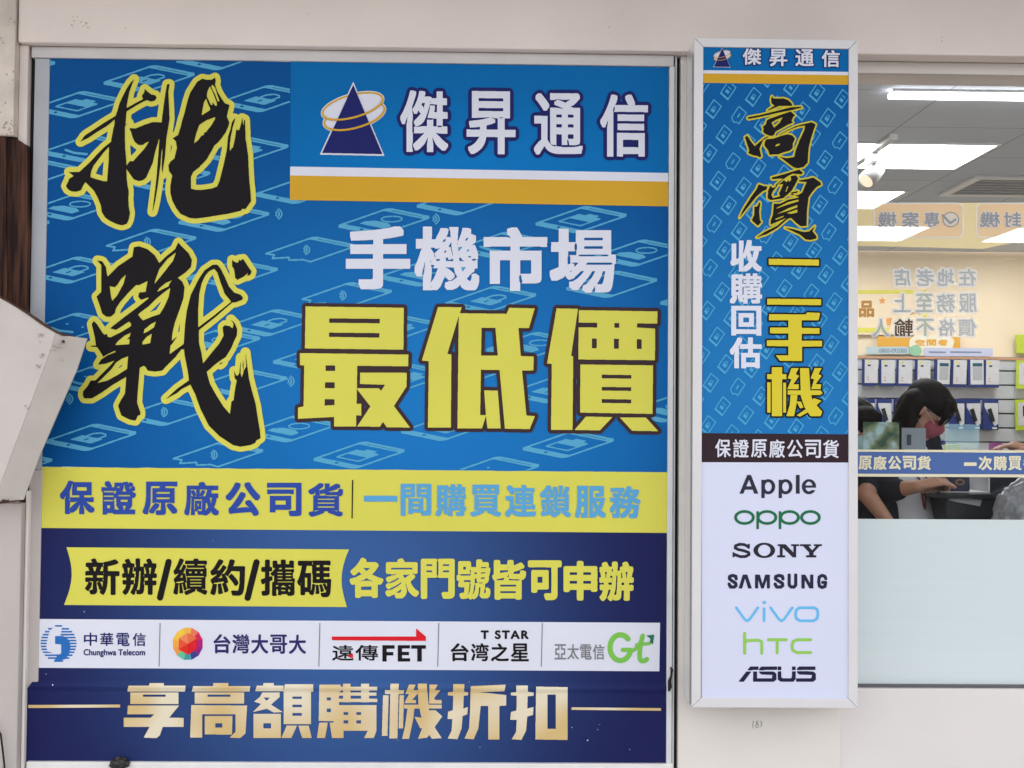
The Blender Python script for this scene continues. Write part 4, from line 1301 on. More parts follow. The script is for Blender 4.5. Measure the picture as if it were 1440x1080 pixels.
f = [on_flange(*p) for p in ((78.6, 467.3), (87, 471.3), (122.5, 476), (108, 520), (56, 640), (33, 702.5), (-1, 707), (-1, 686), (70, 496))]
prism('flange', f, [p + Vector((0, .006, 0)) for p in f], mat('flange_paint', (.46, .415, .375, 1), .55, .35, var=.07, vscale=7), hd)
bm = bmesh.new()
add_tube(bm, [V3(x, y, d) for x, y, d in ((-140, 343.5, yA), (0, 417.6, yA), (18, 428, yA), (40, 441, yA - .002), (60, 455, yB), (78, 466, yB), (88, 470.3, yB), (106, 473.2, yC))], [.003, .004, .003, .005, .0062, .0045, .004, .0015], 6)
bm_obj('rusty_edge', bm, M['rust'], hd)
bm = bmesh.new()
add_tube(bm, [V3(x, y, d) for x, y, d in ((-60, 709, yB - .003), (-1, 707, yB - .003), (14, 705.5, yB), (33, 703, yC - .002))], [.003, .0045, .0028, .0022], 6)
add_tube(bm, [V3(x, y, d) for x, y, d in ((3, 704, yB - .004), (10, 705, yB - .004), (13, 704, yB - .002))], .005, 6)
part(bm_obj('rusty_edge', bm, M['rust'], hd), 'rusty lower edge')
bm = bmesh.new()
bmesh.ops.create_uvsphere(bm, u_segments=10, v_segments=6, radius=.0055)
bmesh.ops.translate(bm, verts=bm.verts, vec=V3(89, 480.3, yB - .001))
bm_obj('screw', bm, M['rust'], hd)
# dirt smudges on the hood
ik = Ink(30, 455, 100, 580, .5)
rnd = random.Random(4)
for a, b, n, r in ((80, 486, 26, 3.2), (56, 474, 14, 2), (54, 517, 8, 2.2), (38, 572, 6, 1.6), (86, 505, 8, 1.8), (60, 500, 8, 1.2)):
    for _ in range(n):
        x, y = rnd.gauss(a, r * 1.5), rnd.gauss(b, r * 1.6)
        ik.poly(ell(x, y, rnd.uniform(.4, 1.5), rnd.uniform(.4, 1.5), 0, 7))
put('grime', [L for L in ik.loops()], mat('grime', (.33, .28, .25, 1), .9), hd, yB - .003, 0)['kind'] = 'stuff'

# weathered board
wm = mat('weathered_wood', (.06, .022, .012, 1), .75, .2)
t = wm.node_tree
tc = t.nodes.new('ShaderNodeTexCoord')
mp = t.nodes.new('ShaderNodeMapping')
mp.inputs['Scale'].default_value = (26, 8, 1.6)
nn = t.nodes.new('ShaderNodeTexNoise')
nn.inputs['Scale'].default_value = 2.2
nn.inputs['Detail'].default_value = 8
rp = t.nodes.new('ShaderNodeValToRGB')
rp.color_ramp.elements[0].position = .38
rp.color_ramp.elements[0].color = (.016, .006, .005, 1)
rp.color_ramp.elements[1].position = .72
rp.color_ramp.elements[1].color = (.12, .05, .03, 1)
t.links.new(tc.outputs['Object'], mp.inputs[0])
t.links.new(mp.outputs[0], nn.inputs['Vector'])
t.links.new(nn.outputs['Fac'], rp.inputs[0])
t.links.new(rp.outputs[0], t.nodes['Principled BSDF'].inputs['Base Color'])
bp = t.nodes.new('ShaderNodeBump')
bp.inputs['Strength'].default_value = .5
t.links.new(nn.outputs['Fac'], bp.inputs['Height'])
t.links.new(bp.outputs[0], t.nodes['Principled BSDF'].inputs['Normal'])
wb = thing('wooden_board', 'weathered dark brown wooden boards between the stained plaster and the metal hood', 'board', tuple(W(10, 480, -.03)))
pA = [(-90, 190), (9, 192), (8, 300), (10, 380), (9, 520), (-90, 520)]
pB = [(9.6, 192), (17, 192), (30, 199), (37.5, 205), (38, 260), (39, 330), (37, 420), (36, 520), (9.6, 520), (10.6, 380), (8.6, 300)]
for pl, y0 in ((pA, -.045), (pB, -.035)):
    f = [W(x, y, y0) for x, y in pl]
    prism('plank', f, [p + Vector((0, .03, 0)) for p in f], wm, wb)

# lump of black mastic under the banner
bm = bmesh.new()
bmesh.ops.create_icosphere(bm, subdivisions=4, radius=1)
rnd = random.Random(2)
from mathutils import noise as mn
for v in bm.verts:
    n = mn.noise(v.co * 2.3) * .35 + mn.noise(v.co * 6) * .16
    v.co = Vector((v.co.x * .032, v.co.y * .016, v.co.z * .022)) * (1 + n)
c = W(168, 1074, -.03)
bmesh.ops.translate(bm, verts=bm.verts, vec=c)
lump = bm_obj('mastic_lump', bm, mat('black_mastic', (.02, .02, .02, 1), .45), None, smooth=True)
tag(lump, 'black lump of mastic stuck under the bottom edge of the banner', 'lump')
bm = bmesh.new()
add_tube(bm, [W(x, y, -.075) for x, y in ((-30, 1000), (-6, 1020), (1, 1033), (3.5, 1052), (6, 1075), (8, 1100))], .0035, 8)
tag(bm_obj('cable', bm, M['black'], None, smooth=True), 'thin dark cable hanging on the pier at the lower left corner', 'cable')
bm = bmesh.new()
add_tube(bm, [W(x, y, -.02) for x, y in ((943, 938), (945, 942), (944, 950), (941.5, 958), (942, 966), (940.5, 972))], [.002, .005, .003, .006, .007, .003], 8)
tag(bm_obj('torn_seal', bm, M['black'], None, smooth=True), 'torn black strip of seal at the right edge of the banner', 'seal')

# ------------------------------------------------------------------ films and stickers on the window
def film(name, col, alpha, rough=.6):
    m = bpy.data.materials.new(name)
    m.use_nodes = True
    t = m.node_tree
    t.nodes.clear()
    o = t.nodes.new('ShaderNodeOutputMaterial')
    mx = t.nodes.new('ShaderNodeMixShader')
    mx.inputs[0].default_value = alpha
    tp = t.nodes.new('ShaderNodeBsdfTransparent')
    df = t.nodes.new('ShaderNodeBsdfDiffuse')
    df.inputs[0].default_value = col
    t.links.new(tp.outputs[0], mx.inputs[1])
    t.links.new(df.outputs[0], mx.inputs[2])
    t.links.new(mx.outputs[0], o.inputs[0])
    return m


def glassfilm(name, polys, m, lay, label, cat, parent=None):
    o = put(name, polys, m, parent, GY - .001, lay)
    if label:
        tag(o, label, cat)
    return o


fm = film('frosted', (.70, .775, .80, 1), .985)
t = fm.node_tree
df = [n for n in t.nodes if n.type == 'BSDF_DIFFUSE'][0]
gl2 = t.nodes.new('ShaderNodeBsdfGlossy')
gl2.inputs['Roughness'].default_value = .12
mm = t.nodes.new('ShaderNodeMixShader')
mm.inputs[0].default_value = .08
mx = [n for n in t.nodes if n.type == 'MIX_SHADER'][0]
t.links.new(df.outputs[0], mm.inputs[1])
t.links.new(gl2.outputs[0], mm.inputs[2])
t.links.new(mm.outputs[0], mx.inputs[2])
tc = t.nodes.new('ShaderNodeTexCoord')
mp = t.nodes.new('ShaderNodeMapping')
mp.inputs['Scale'].default_value = (.7, 1, 26)
nn = t.nodes.new('ShaderNodeTexNoise')
nn.inputs['Scale'].default_value = 1.6
rp = t.nodes.new('ShaderNodeValToRGB')
rp.color_ramp.elements[0].position = .35
rp.color_ramp.elements[0].color = (.64, .715, .73, 1)
rp.color_ramp.elements[1].position = .7
rp.color_ramp.elements[1].color = (.66, .73, .745, 1)
t.links.new(tc.outputs['Object'], mp.inputs[0])
t.links.new(mp.outputs[0], nn.inputs['Vector'])
t.links.new(nn.outputs['Fac'], rp.inputs[0])
t.links.new(rp.outputs[0], df.inputs[0])
GXR = 2000
glassfilm('frosted_film', [[(1188, 729.5), (2480, 737), (2480, 983), (1188, 967.5)]], fm, 1, 'pale frosted film over the lower part of the shop window', 'window film')

# strip sticker
st = thing('window_sticker', 'narrow blue sticker strip with cream lettering across the window glass', 'sticker', tuple(W(1320, 652, GY)))
M['st_blue'] = mat('sticker_blue', C(66, 98, 160, K), .5)
M['st_cream'] = mat('sticker_cream', C(226, 218, 186, K), .5)
put('blue_strip', [[(1190, 635.5), (2480, 642), (2480, 672), (1190, 666)]], M['st_blue'], st, GY - .001, 1)
put('cream_border', [[(1190, 632), (2480, 638.5), (2480, 641.6), (1190, 635.1)]], M['st_cream'], st, GY - .001, 2)
put('cream_border', [[(1190, 666), (2480, 672), (2480, 676), (1190, 670)]], M['st_cream'], st, GY - .001, 2)
ik = Ink(1190, 636, 1560, 668, .2)
for n, ch in enumerate('證原廠公司貨'):
    x = 1186.5 + n * 20.7
    ik.text(ch, (x, 641 + n * .05, x + 18.4, 660.5), 0, g=.6)
put('cream_lettering', ik.loops(.8, adapt=.5), M['st_cream'], st, GY - .001, 2)
ik = Ink(1340, 636, 1560, 668, .2)
ik.rect(1356, 651, 1372.5, 654.5)
for n, ch in enumerate('次購買各家門號'):
    x = 1376 + n * 20.8
    ik.text(ch, (x, 641.5, x + 18.6, 661), 0, g=.6)
put('cream_lettering', ik.loops(.8, adapt=.5), M['st_cream'], st, GY - .001, 2)

# mirrored reflections in the glass, painted as translucent sheets
GD = GY - .003
# reflected peach sign, painted as a band over the upper glass
pe = thing('peach_reflection', 'translucent peach decal band with mirrored lettering painted high on the window glass', 'reflection', tuple(W(1320, 345, GY)))
fpe = film('reflected_peach', C(240, 210, 158, 1.2), .74)
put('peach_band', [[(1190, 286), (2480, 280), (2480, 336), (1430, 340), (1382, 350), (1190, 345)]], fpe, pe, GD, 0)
fpk = film('reflected_pink', C(236, 196, 164, 1.25), .45)
fwl = film('reflected_white_line', (.85, .85, .86, 1), .6)
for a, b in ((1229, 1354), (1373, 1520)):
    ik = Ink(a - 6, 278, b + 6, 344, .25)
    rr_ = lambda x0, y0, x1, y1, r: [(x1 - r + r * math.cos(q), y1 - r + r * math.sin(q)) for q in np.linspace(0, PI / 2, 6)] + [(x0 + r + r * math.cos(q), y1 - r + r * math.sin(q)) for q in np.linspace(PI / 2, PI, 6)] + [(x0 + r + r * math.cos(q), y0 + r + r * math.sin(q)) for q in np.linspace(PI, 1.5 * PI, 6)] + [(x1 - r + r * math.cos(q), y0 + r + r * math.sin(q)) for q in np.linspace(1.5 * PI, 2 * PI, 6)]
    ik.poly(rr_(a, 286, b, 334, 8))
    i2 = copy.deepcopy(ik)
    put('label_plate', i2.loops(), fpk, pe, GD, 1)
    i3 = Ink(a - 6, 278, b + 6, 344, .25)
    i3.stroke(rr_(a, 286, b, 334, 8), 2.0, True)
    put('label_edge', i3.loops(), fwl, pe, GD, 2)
fgr = film('reflected_slate', C(126, 142, 160, 1.1), .6)
fwh = film('reflected_pale', (.82, .85, .88, 1), .42)
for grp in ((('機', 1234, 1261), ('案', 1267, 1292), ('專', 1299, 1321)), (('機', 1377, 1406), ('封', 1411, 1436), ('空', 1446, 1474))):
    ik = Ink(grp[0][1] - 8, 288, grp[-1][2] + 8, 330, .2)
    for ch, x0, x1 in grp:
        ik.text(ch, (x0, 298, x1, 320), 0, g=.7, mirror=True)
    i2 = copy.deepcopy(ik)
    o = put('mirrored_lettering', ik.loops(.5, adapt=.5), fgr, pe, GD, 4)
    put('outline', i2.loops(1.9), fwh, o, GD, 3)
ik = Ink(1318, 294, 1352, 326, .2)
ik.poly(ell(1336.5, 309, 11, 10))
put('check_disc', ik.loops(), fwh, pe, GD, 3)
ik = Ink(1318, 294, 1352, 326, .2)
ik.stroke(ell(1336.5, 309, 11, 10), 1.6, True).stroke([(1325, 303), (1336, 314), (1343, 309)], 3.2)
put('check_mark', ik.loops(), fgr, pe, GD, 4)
# three mirrored lines, a reflection built as sheets on the glass
ml = thing('lettering_reflection', 'three lines of pale grey mirrored lettering painted as a reflection in the window glass', 'reflection', tuple(W(1310, 480, GY)))
fgt = film('reflected_grey_text', C(150, 164, 174, 1.05), .62)
fha = film('reflected_halo', (.80, .82, .85, 1), .55)
fdk = film('reflected_dark_text', C(70, 48, 40, 1.2), .9)
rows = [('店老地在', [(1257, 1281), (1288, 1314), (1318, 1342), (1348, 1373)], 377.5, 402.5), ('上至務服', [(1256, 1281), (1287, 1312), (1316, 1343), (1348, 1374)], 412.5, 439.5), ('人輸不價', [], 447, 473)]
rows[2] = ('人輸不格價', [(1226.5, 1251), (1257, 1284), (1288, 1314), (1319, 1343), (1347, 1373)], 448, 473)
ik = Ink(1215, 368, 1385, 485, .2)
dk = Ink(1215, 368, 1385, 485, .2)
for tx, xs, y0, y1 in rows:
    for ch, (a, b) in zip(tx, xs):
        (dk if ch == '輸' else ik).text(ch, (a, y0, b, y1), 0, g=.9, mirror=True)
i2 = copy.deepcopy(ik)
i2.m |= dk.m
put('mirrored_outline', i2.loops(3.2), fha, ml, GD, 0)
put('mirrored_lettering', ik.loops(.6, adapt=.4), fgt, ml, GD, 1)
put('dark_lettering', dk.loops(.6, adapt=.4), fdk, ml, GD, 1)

# papers taped to the glass
def paper(name, pts, m, label, y=GY + .004):
    f = [W(a, b, y) for a, b in pts]
    o = prism(name, f, [p + Vector((0, .0012, 0)) for p in f], m, None)
    tag(o, label, name.replace('_', ' '))
    return o


pm = film('photo_paper', C(120, 140, 110, 1.2), .8)
t = pm.node_tree
tc = t.nodes.new('ShaderNodeTexCoord')
nn = t.nodes.new('ShaderNodeTexNoise')
nn.inputs['Scale'].default_value = 16
rp = t.nodes.new('ShaderNodeValToRGB')
for p_, c_ in ((.36, C(70, 92, 74)), (.5, C(128, 136, 108)), (.62, C(160, 188, 192))):
    e = rp.color_ramp.elements.new(p_)
    e.color = c_
rp.color_ramp.elements[0].color = C(60, 80, 60)
rp.color_ramp.elements[-1].color = C(180, 200, 205)
t.links.new(tc.outputs['Object'], nn.inputs['Vector'])
t.links.new(nn.outputs['Fac'], rp.inputs[0])
t.links.new(rp.outputs[0], [n for n in t.nodes if n.type == 'BSDF_DIFFUSE'][0].inputs[0])
paper('poster', [(1214, 593), (1264.5, 594), (1264.5, 632), (1214, 632)], pm, 'small greenish photo poster taped inside the window above the blue strip')
paper('leaflet', [(1268, 601.5), (1302, 602), (1302, 632), (1268, 632)], film('leaflet', C(120, 128, 134, 1.2), .75), 'grey leaflet with a dark phone picture taped inside the window')
put('picture', [[(1275, 611), (1281.5, 611), (1281.5, 626), (1275, 626)]], mat('dark_print', C(40, 44, 60), .6), bpy.data.objects['leaflet'], GY + .003, 0)
paper('plastic_sleeve', [(1329, 596), (1377, 597), (1377, 632), (1329, 632)], film('sleeve', C(160, 196, 206, 1.2), .24), 'clear bluish plastic sleeve taped inside the window')

# ------------------------------------------------------------------ shop interior: lamps
def emis(name, col, s):
    return mat(name, (.8, .8, .8, 1), .5, emit=(col, s))


M['panel'] = emis('lit_panel', (.93, .97, 1, 1), 3.0)
M['lampw'] = mat('lamp_white', (.75, .75, .75, 1), .4)
ym = lambda py: None


def ceil_y(py):
    """depth of the ceiling line seen at photo row py (near x=1320)"""
    lo, hi = -3.0, 8.0
    for _ in range(50):
        m_ = (lo + hi) / 2
        if W(1320, py, m_).z < ZC:
            lo = m_
        else:
            hi = m_
    return lo


n = 0
nmn = ['square ceiling light nearest the window above the track spotlight', 'second ceiling light from the window in the left row', 'third ceiling light from the window in the left row just before the back wall', 'square ceiling light of the right row just before the back wall']
for (ya, yb_, xr) in ((201.5, 235.5, (1402, 201.5)), (268.5, 293, (1272, 268.5)), (317.5, 338, (1310, 317.5)), (317.5, 338, None)):
    y0, y1 = ceil_y(ya), ceil_y(yb_)
    if xr:
        x1 = W(xr[0], xr[1], y0).x
        x0 = x1 - (.62 if n else 1.24)
        if n == 0:
            x0 = x1 - 1.22
    else:
        x0 = W(1434, 317.5, y0).x
        x1 = x0 + .62
    t_ = thing('ceiling_light', nmn[n], 'ceiling light', ((x0 + x1) / 2, (y0 + y1) / 2, ZC), 'square ceiling lights')
    box('diffuser', x0, x1, y0, y1, ZC - .006, ZC - .001, M['panel'], t_)
    bm = bmesh.new()
    for a in ((x0 - .018, x0 - .001, y0 - .018, y1 + .018), (x1 + .001, x1 + .018, y0 - .018, y1 + .018), (x0 - .001, x1 + .001, y0 - .018, y0 - .001), (x0 - .001, x1 + .001, y1 + .001, y1 + .018)):
        add_box(bm, *a, ZC - .009, ZC - .001)
    bm_obj('rim', bm, M['lampw'], t_)
    n += 1
# tube
ty = .62
a, b = W(1250, 133, ty), W(1700, 146, ty)
tb = thing('tube_light', 'lit fluorescent tube fitting just inside the top of the window', 'tube light', (a.x, ty, a.z))
hgt = (W(1300, 127, ty).z - W(1300, 139.5, ty).z)
bm = bmesh.new()
add_tube(bm, [(a.x, ty, a.z - .006), (b.x, ty, a.z - .006)], hgt * .34, 12)
bm_obj('tube', bm, emis('lit_tube', (1, .98, 1, 1), 2.6), tb, smooth=True)
box('batten', a.x + .01, b.x, ty - .02, ty + .03, a.z + hgt * .24, a.z + hgt * .24 + .03, M['lampw'], tb)
# track and spotlight
nrm_ = lambda *q: Vector(q).normalized()
tk = thing('track_spotlight', 'white track spotlight turned to the left under a ceiling rail', 'spotlight', tuple(W(1234, 225, ceil_y(186))))
y0 = ceil_y(188)
e0 = W(1257, 188, y0)
yA = ceil_y(207)
bm = bmesh.new()
add_box(bm, e0.x - .018, e0.x + .018, y0, y0 + 1.5, ZC - .028, ZC - .001)
bm_obj('rail', bm, M['lampw'], tk)
rx = e0.x
box('adapter', rx - .02, rx + .02, yA, yA + .1, ZC - .075, ZC - .029, M['lampw'], tk, .004)
c1 = Vector((rx, yA + .05, W(1233, 246, yA + .05).z))
bm = bmesh.new()
add_tube(bm, [(rx, yA + .05, ZC - .076), (rx, yA + .05, c1.z + .02)], .009, 10)
bm_obj('stem', bm, M['lampw'], tk, smooth=True)
d = nrm_(-.62, -.35, -.62) * .085
bm = bmesh.new()
add_tube(bm, [c1 - d * .75, c1 - d * .7, c1 - d * .1, c1 + d * .62], [.02, .036, .042, .045], 20)
bm_obj('lamp_head', bm, mat('lamp_grey', (.5, .5, .5, 1), .4), tk, smooth=True)
bm = bmesh.new()
add_tube(bm, [c1 + d * .625, c1 + d * .64], [.036, .036], 20)
bm_obj('bulb', bm, emis('warm_bulb', (1, .62, .3, 1), .16), tk)
# vent
v0, v1 = ceil_y(248), ceil_y(270)
vx0, vx1 = W(1336, 268, v1).x, W(1470, 268, v1).x
vt = thing('ceiling_vent', 'square air conditioning vent with dark slats in the ceiling', 'vent', ((vx0 + vx1) / 2, (v0 + v1) / 2, ZC))
box('backing', vx0, vx1, v0, v1, ZC - .004, ZC - .001, mat('vent_dark', (.05, .05, .055, 1), .8), vt)
bm = bmesh.new()
e = .05
for a in ((vx0 - e, vx0, v0 - e, v1 + e), (vx1, vx1 + e, v0 - e, v1 + e), (vx0, vx1, v0 - e, v0), (vx0, vx1, v1, v1 + e)):
    add_box(bm, *a, ZC - .016, ZC - .001)
bm_obj('vent_frame', bm, M['lampw'], vt)
for i in range(6):
    yy = v0 + (v1 - v0) * (i + .5) / 6
    box('slat', vx0, vx1, yy - .012, yy + .012, ZC - .018, ZC - .008, mat('vent_slat', (.4, .4, .41, 1), .5) if i == 0 else bpy.data.materials['vent_slat'], vt)

# ------------------------------------------------------------------ back wall: signs and packs
def wallp(px, py, off=0.0):
    return W(px, py, YB - off)


sg = thing('wall_sign', 'cream wall sign with yellow bars, a star and a brown character above the accessory packs', 'wall sign', tuple(wallp(1255, 440)))
A = wallp(1150, 470); B = wallp(1303, 404)
box('sign_panel', A.x, B.x, YB - .02, YB + .019, A.z, B.z, mat('sign_cream', C(240, 218, 186, 1), .5), sg)
my = mat('sign_yellow', C(222, 214, 84, 1), .5)
put('yellow_bar', [[(1150, 408), (1284, 408), (1284, 413), (1150, 413)]], my, sg, YB - .02, 2)
put('yellow_bar', [[(1150, 461), (1250, 461), (1250, 467.5), (1150, 467.5)]], my, sg, YB - .02, 2)
put('yellow_bar', [[(1298, 408), (1303, 408), (1303, 470), (1298, 470)]], my, sg, YB - .02, 2)
ik = Ink(1195, 415, 1305, 470, .2)
ik.text('品', (1208, 423, 1229, 446), 0, g=.8)
put('brown_character', ik.loops(1.0), mat('sign_brown', C(176, 124, 44, 1), .5), sg, YB - .02, 2)
ik = Ink(1195, 415, 1305, 475, .2)
ik.poly([(1240.5 + (5.5 if i % 2 == 0 else 2.6) * math.sin(i * PI / 5), 423 - (5.5 if i % 2 == 0 else 2.6) * math.cos(i * PI / 5)) for i in range(10)])
put('orange_star', ik.loops(), mat('sign_orange', C(230, 160, 80, 1), .5), sg, YB - .02, 2)
put('orange_arc', [arc(1287, 443, 8, 5, PI, 2 * PI, 10) + arc(1287, 443, 5, 2, 2 * PI, PI, 10)], mat('sign_ochre', C(206, 160, 80, 1), .5), sg, YB - .02, 3)
put('orange_patch', [[(1246, 448), (1254, 447), (1252, 458), (1247, 457)]], bpy.data.materials['sign_orange'], sg, YB - .02, 3)
bd = thing('badge_sign', 'orange badge sign with a white octagon in the middle above the packs', 'badge sign', tuple(wallp(1290, 480)))
put('orange_block', [[(1234, 473), (1350, 474), (1350, 490), (1234, 489)]], mat('badge_orange', C(226, 166, 60, 1), .5), bd, YB - .02, 3)
put('octagon', [[(1286, 471), (1336, 471), (1342, 480), (1336, 500), (1286, 500), (1278, 486), (1279, 478)]], mat('badge_white', C(238, 228, 206, 1), .5), bd, YB - .02, 4)
ik = Ink(1280, 474, 1340, 492, .2)
for n, ch in enumerate('空間者'):
    ik.text(ch, (1287 + n * 16, 477.5, 1300 + n * 16, 486), 0, g=.3)
put('orange_lettering', ik.loops(.5), bpy.data.materials['badge_orange'], bd, YB - .02, 5)
pss = thing('price_strip', 'pale blue printed strip on the wall just above the upper row of packs', 'price strip', tuple(wallp(1310, 498)))
put('strip_base', [[(1218, 487.5), (1278, 487.5), (1278, 498), (1218, 498)]], mat('strip_teal', C(186, 204, 204, 1), .5), pss, YB - .03, 1)
put('strip_base', [[(1300, 489), (1396, 490), (1396, 501), (1300, 501)]], mat('strip_lilac', C(196, 200, 226, 1), .5), pss, YB - .03, 1)
put('round_badge', [ell(1287, 493, 9, 7.5)], mat('strip_green', C(150, 196, 160, 1), .5), pss, YB - .03, 2)
ik = Ink(1215, 486, 1400, 502, .2)
ik.text('0800-092000', (1236, 490, 1275, 496), 0, g=0)
put('fine_print', ik.loops(.1), mat('strip_ink', C(120, 134, 160, 1), .5), pss, YB - .03, 2)
for a_, b_ in ((1306, 1330), (1336, 1380)):
    put('fine_print', [[(a_, 494), (b_, 494.4), (b_, 496.6), (a_, 496.2)]], bpy.data.materials['strip_ink'], pss, YB - .03, 2)
rl = box('shelf_edge', wallp(1190, 503).x, wallp(1560, 503).x, YB - .045, YB - .031, wallp(1320, 505.5).z, wallp(1320, 502.5).z, mat('orange_edge', C(204, 150, 110, 1), .5))
tag(rl, 'thin orange edging strip along the top of the slatted wall', 'edging')

MB_ = mat('pack_navy', C(34, 52, 116, 1), .35)
MW_ = mat('pack_white', C(204, 203, 206, 1), .3, var=.04, vscale=30)
MK_ = mat('pack_black', (.012, .013, .016, 1), .25)
MS_ = mat('pack_steel', (.5, .5, .52, 1), .3, metal=.8)
MT_ = mat('pack_teal', C(30, 84, 100, 1), .4)
MG_ = mat('pack_lime', C(186, 204, 60, 1), .4)
MR_ = mat('pack_orange_dot', C(200, 150, 100, 1), .5)


def pack(px, py0, py1, wpx, kind, label, group):
    """blister card hanging on a hook of the slatted wall"""
    a, b = wallp(px, py1, .1), wallp(px + wpx, py0, .1)
    x0, x1, z0, z1 = a.x, b.x, a.z, b.z
    wd, h = x1 - x0, z1 - z0
    y = YB - .1 + random.uniform(-.012, .012)
    t = thing('accessory_pack', label, 'accessory pack', ((x0 + x1) / 2, y, z0), group)
    t.rotation_euler = (random.uniform(-.02, .05), random.uniform(-.028, .028), random.uniform(-.14, .10))
    body = MG_ if kind == 'lime' else MB_
    box('card', x0, x1, y, y + .022, z0, z1, body, t, .0025)
    fy = y - .0015

    def pl(name, u0, u1, v0, v1, m, d=.0012):
        return box(name, x0 + wd * u0, x0 + wd * u1, fy - d, fy + .001, z0 + h * v0, z0 + h * v1, m, t)
    if kind == 'cable':
        pl('white_face', .13, .985, .11, .99, MW_)
        for q, v in ((.3, .30), (.3, .2)):
            pl('round_icon', q, q + .1, v, v + .05, MR_, .002)
        pl('print_block', .32, .52, .74, .8, bpy.data.materials['dark_print'], .002)
        pl('badge', .25, .45, .86, .93, my, .002)
    elif kind == 'steel':
        pl('white_face', .16, .98, .1, .98, MW_)
        pl('teal_label', .3, .9, .74, .86, MT_, .002)
        pl('steel_face', .3, .9, .25, .72, mat('pack_grey', (.4, .41, .42, 1), .35) if 'pack_grey' not in bpy.data.materials else bpy.data.materials['pack_grey'], .002)
    elif kind == 'phone':
        f = [Vector((x0 + wd * u, fy - .0015, z0 + h * v)) for u, v in ((.1, .86), (.97, .86), (.97, .2), (.75, .12), (.55, .3), (.1, .75))]
        prism('white_face', f, [p + Vector((0, .0025, 0)) for p in f], MW_, t)
        f = [Vector((x0 + wd * u, fy - .008, z0 + h * v)) for u, v in ((.28, .66), (.52, .7), (.76, .3), (.52, .24))]
        prism('phone_picture', f, [p + Vector((0, .006, 0)) for p in f], MK_, t)
        pl('badge', .6, .9, .03, .09, MW_, .002)
    else:
        pl('white_face', .14, .98, .16, .9, MW_)
        pl('black_device', .4, .98, .45, .8, MK_, .004)
    bm = bmesh.new()
    xm = (x0 + x1) / 2
    add_tube(bm, [(xm, YB - .032, z1 + .006), (xm, y - .03, z1 + .006), (xm, y - .036, z1 + .014)], .0022, 6)
    bm_obj('hook', bm, MS_, t)
    return t


gA, gB, gC = 'packs in the upper row', 'packs in the middle row', 'packs in the lower row'
ordn = ['first', 'second', 'third', 'fourth', 'fifth', 'sixth', 'seventh', 'eighth']
xsA = [1212.5, 1237, 1260.5, 1287.5, 1314, 1337.5, 1361, 1383.5]
for i, x in enumerate(xsA):
    kd = 'steel' if i in (4, 6) else 'cable'
    j = 0 if i not in (4, 6) else 1
    lab = ('white and navy blister pack, %s from the left in the upper row' % ordn[i]) if kd == 'cable' else ('blister pack with a teal label, %s from the left in the upper row' % ordn[i])
    pack(x, 505.5 + random.uniform(-.5, .8), 542.5 + i * .35, 21.5, kd, lab, gA)
xsB = [1208, 1233, 1257.5, 1282, 1309, 1335.5, 1358.5, 1383]
for i, x in enumerate(xsB):
    if i in (3, 4):
        continue            # behind the person's head
    where = {0: 'leftmost in the middle row', 1: 'second from the left in the middle row', 2: 'just left of the dark haired woman', 5: 'just right of the dark haired woman', 6: 'between two others right of the woman', 7: 'last of the navy ones in the middle row'}[i]
    pack(x, 561 + random.uniform(-.5, .5), 602.5 + i * .3, 21, 'phone', 'navy pack with a black phone picture, ' + where, gB)
for i, x in enumerate((1304, 1318.5)):
    pack(x, 619.5, 662, 15 if i == 0 else 12, 'phone', 'navy pack in the lower row, %s the blue strip' % ('left one of the two over' if i == 0 else 'right one of the two over'), gC)
for py0, py1, wh in ((507, 547, 'upper'), (562, 605, 'lower')):
    pack(1429.5, py0, py1, 25, 'lime', 'lime green pack at the right end of the wall, %s one' % wh, 'lime green packs')
# lime board above them
a, b = wallp(1429, 497, .05), wallp(1520, 471, .05)
o = box('lime_board', a.x, b.x, YB - .06, YB - .031, a.z, b.z, MG_, None, .004)
tag(o, 'plain lime green board on the back wall above the lime packs', 'board')
# small stock on the shelf behind the strip
for i, (x, wd_, hh, col, lab) in enumerate(((1333, 15, 9, (200, 206, 120), 'pale yellow box on the shelf right of the woman'), (1352, 22, 10, (216, 214, 190), 'cream box on the shelf beside the pale yellow one'), (1396, 14, 11, (150, 70, 140), 'purple packet on the shelf near the raised hand'))):
    y_ = 4.4
    a, b = W(x, 634, y_), W(x + wd_, 634 - hh, y_)
    t = thing('stock_box', lab, 'box', ((a.x + b.x) / 2, y_, a.z), 'boxes on the shelf')
    box('carton', a.x, b.x, y_, y_ + .07, a.z, b.z, mat('carton', C(*col, 1), .5), t, .003)
    box('label_patch', a.x + .01, a.x + (b.x - a.x) * .6, y_ - .0015, y_ + .001, a.z + .01, a.z + (b.z - a.z) * .55, MW_, t)
sh = thing('display_shelf', 'dark display shelf unit behind the people at the counter', 'shelf', (W(1320, 672, 4.4).x, 4.45, 0))
a, b = W(1150, 634.5, 4.4), W(1650, 634.5, 4.4)
zz = a.z
mdk = mat('dark_laminate', (.02, .02, .024, 1), .4)
box('shelf_top', a.x, b.x, 4.35, 4.75, zz - .03, zz - .001, mat('shelf_grey', (.5, .5, .5, 1), .5), sh)
box('cabinet_body', a.x, b.x, 4.38, 4.75, .013, zz - .031, mdk, sh)

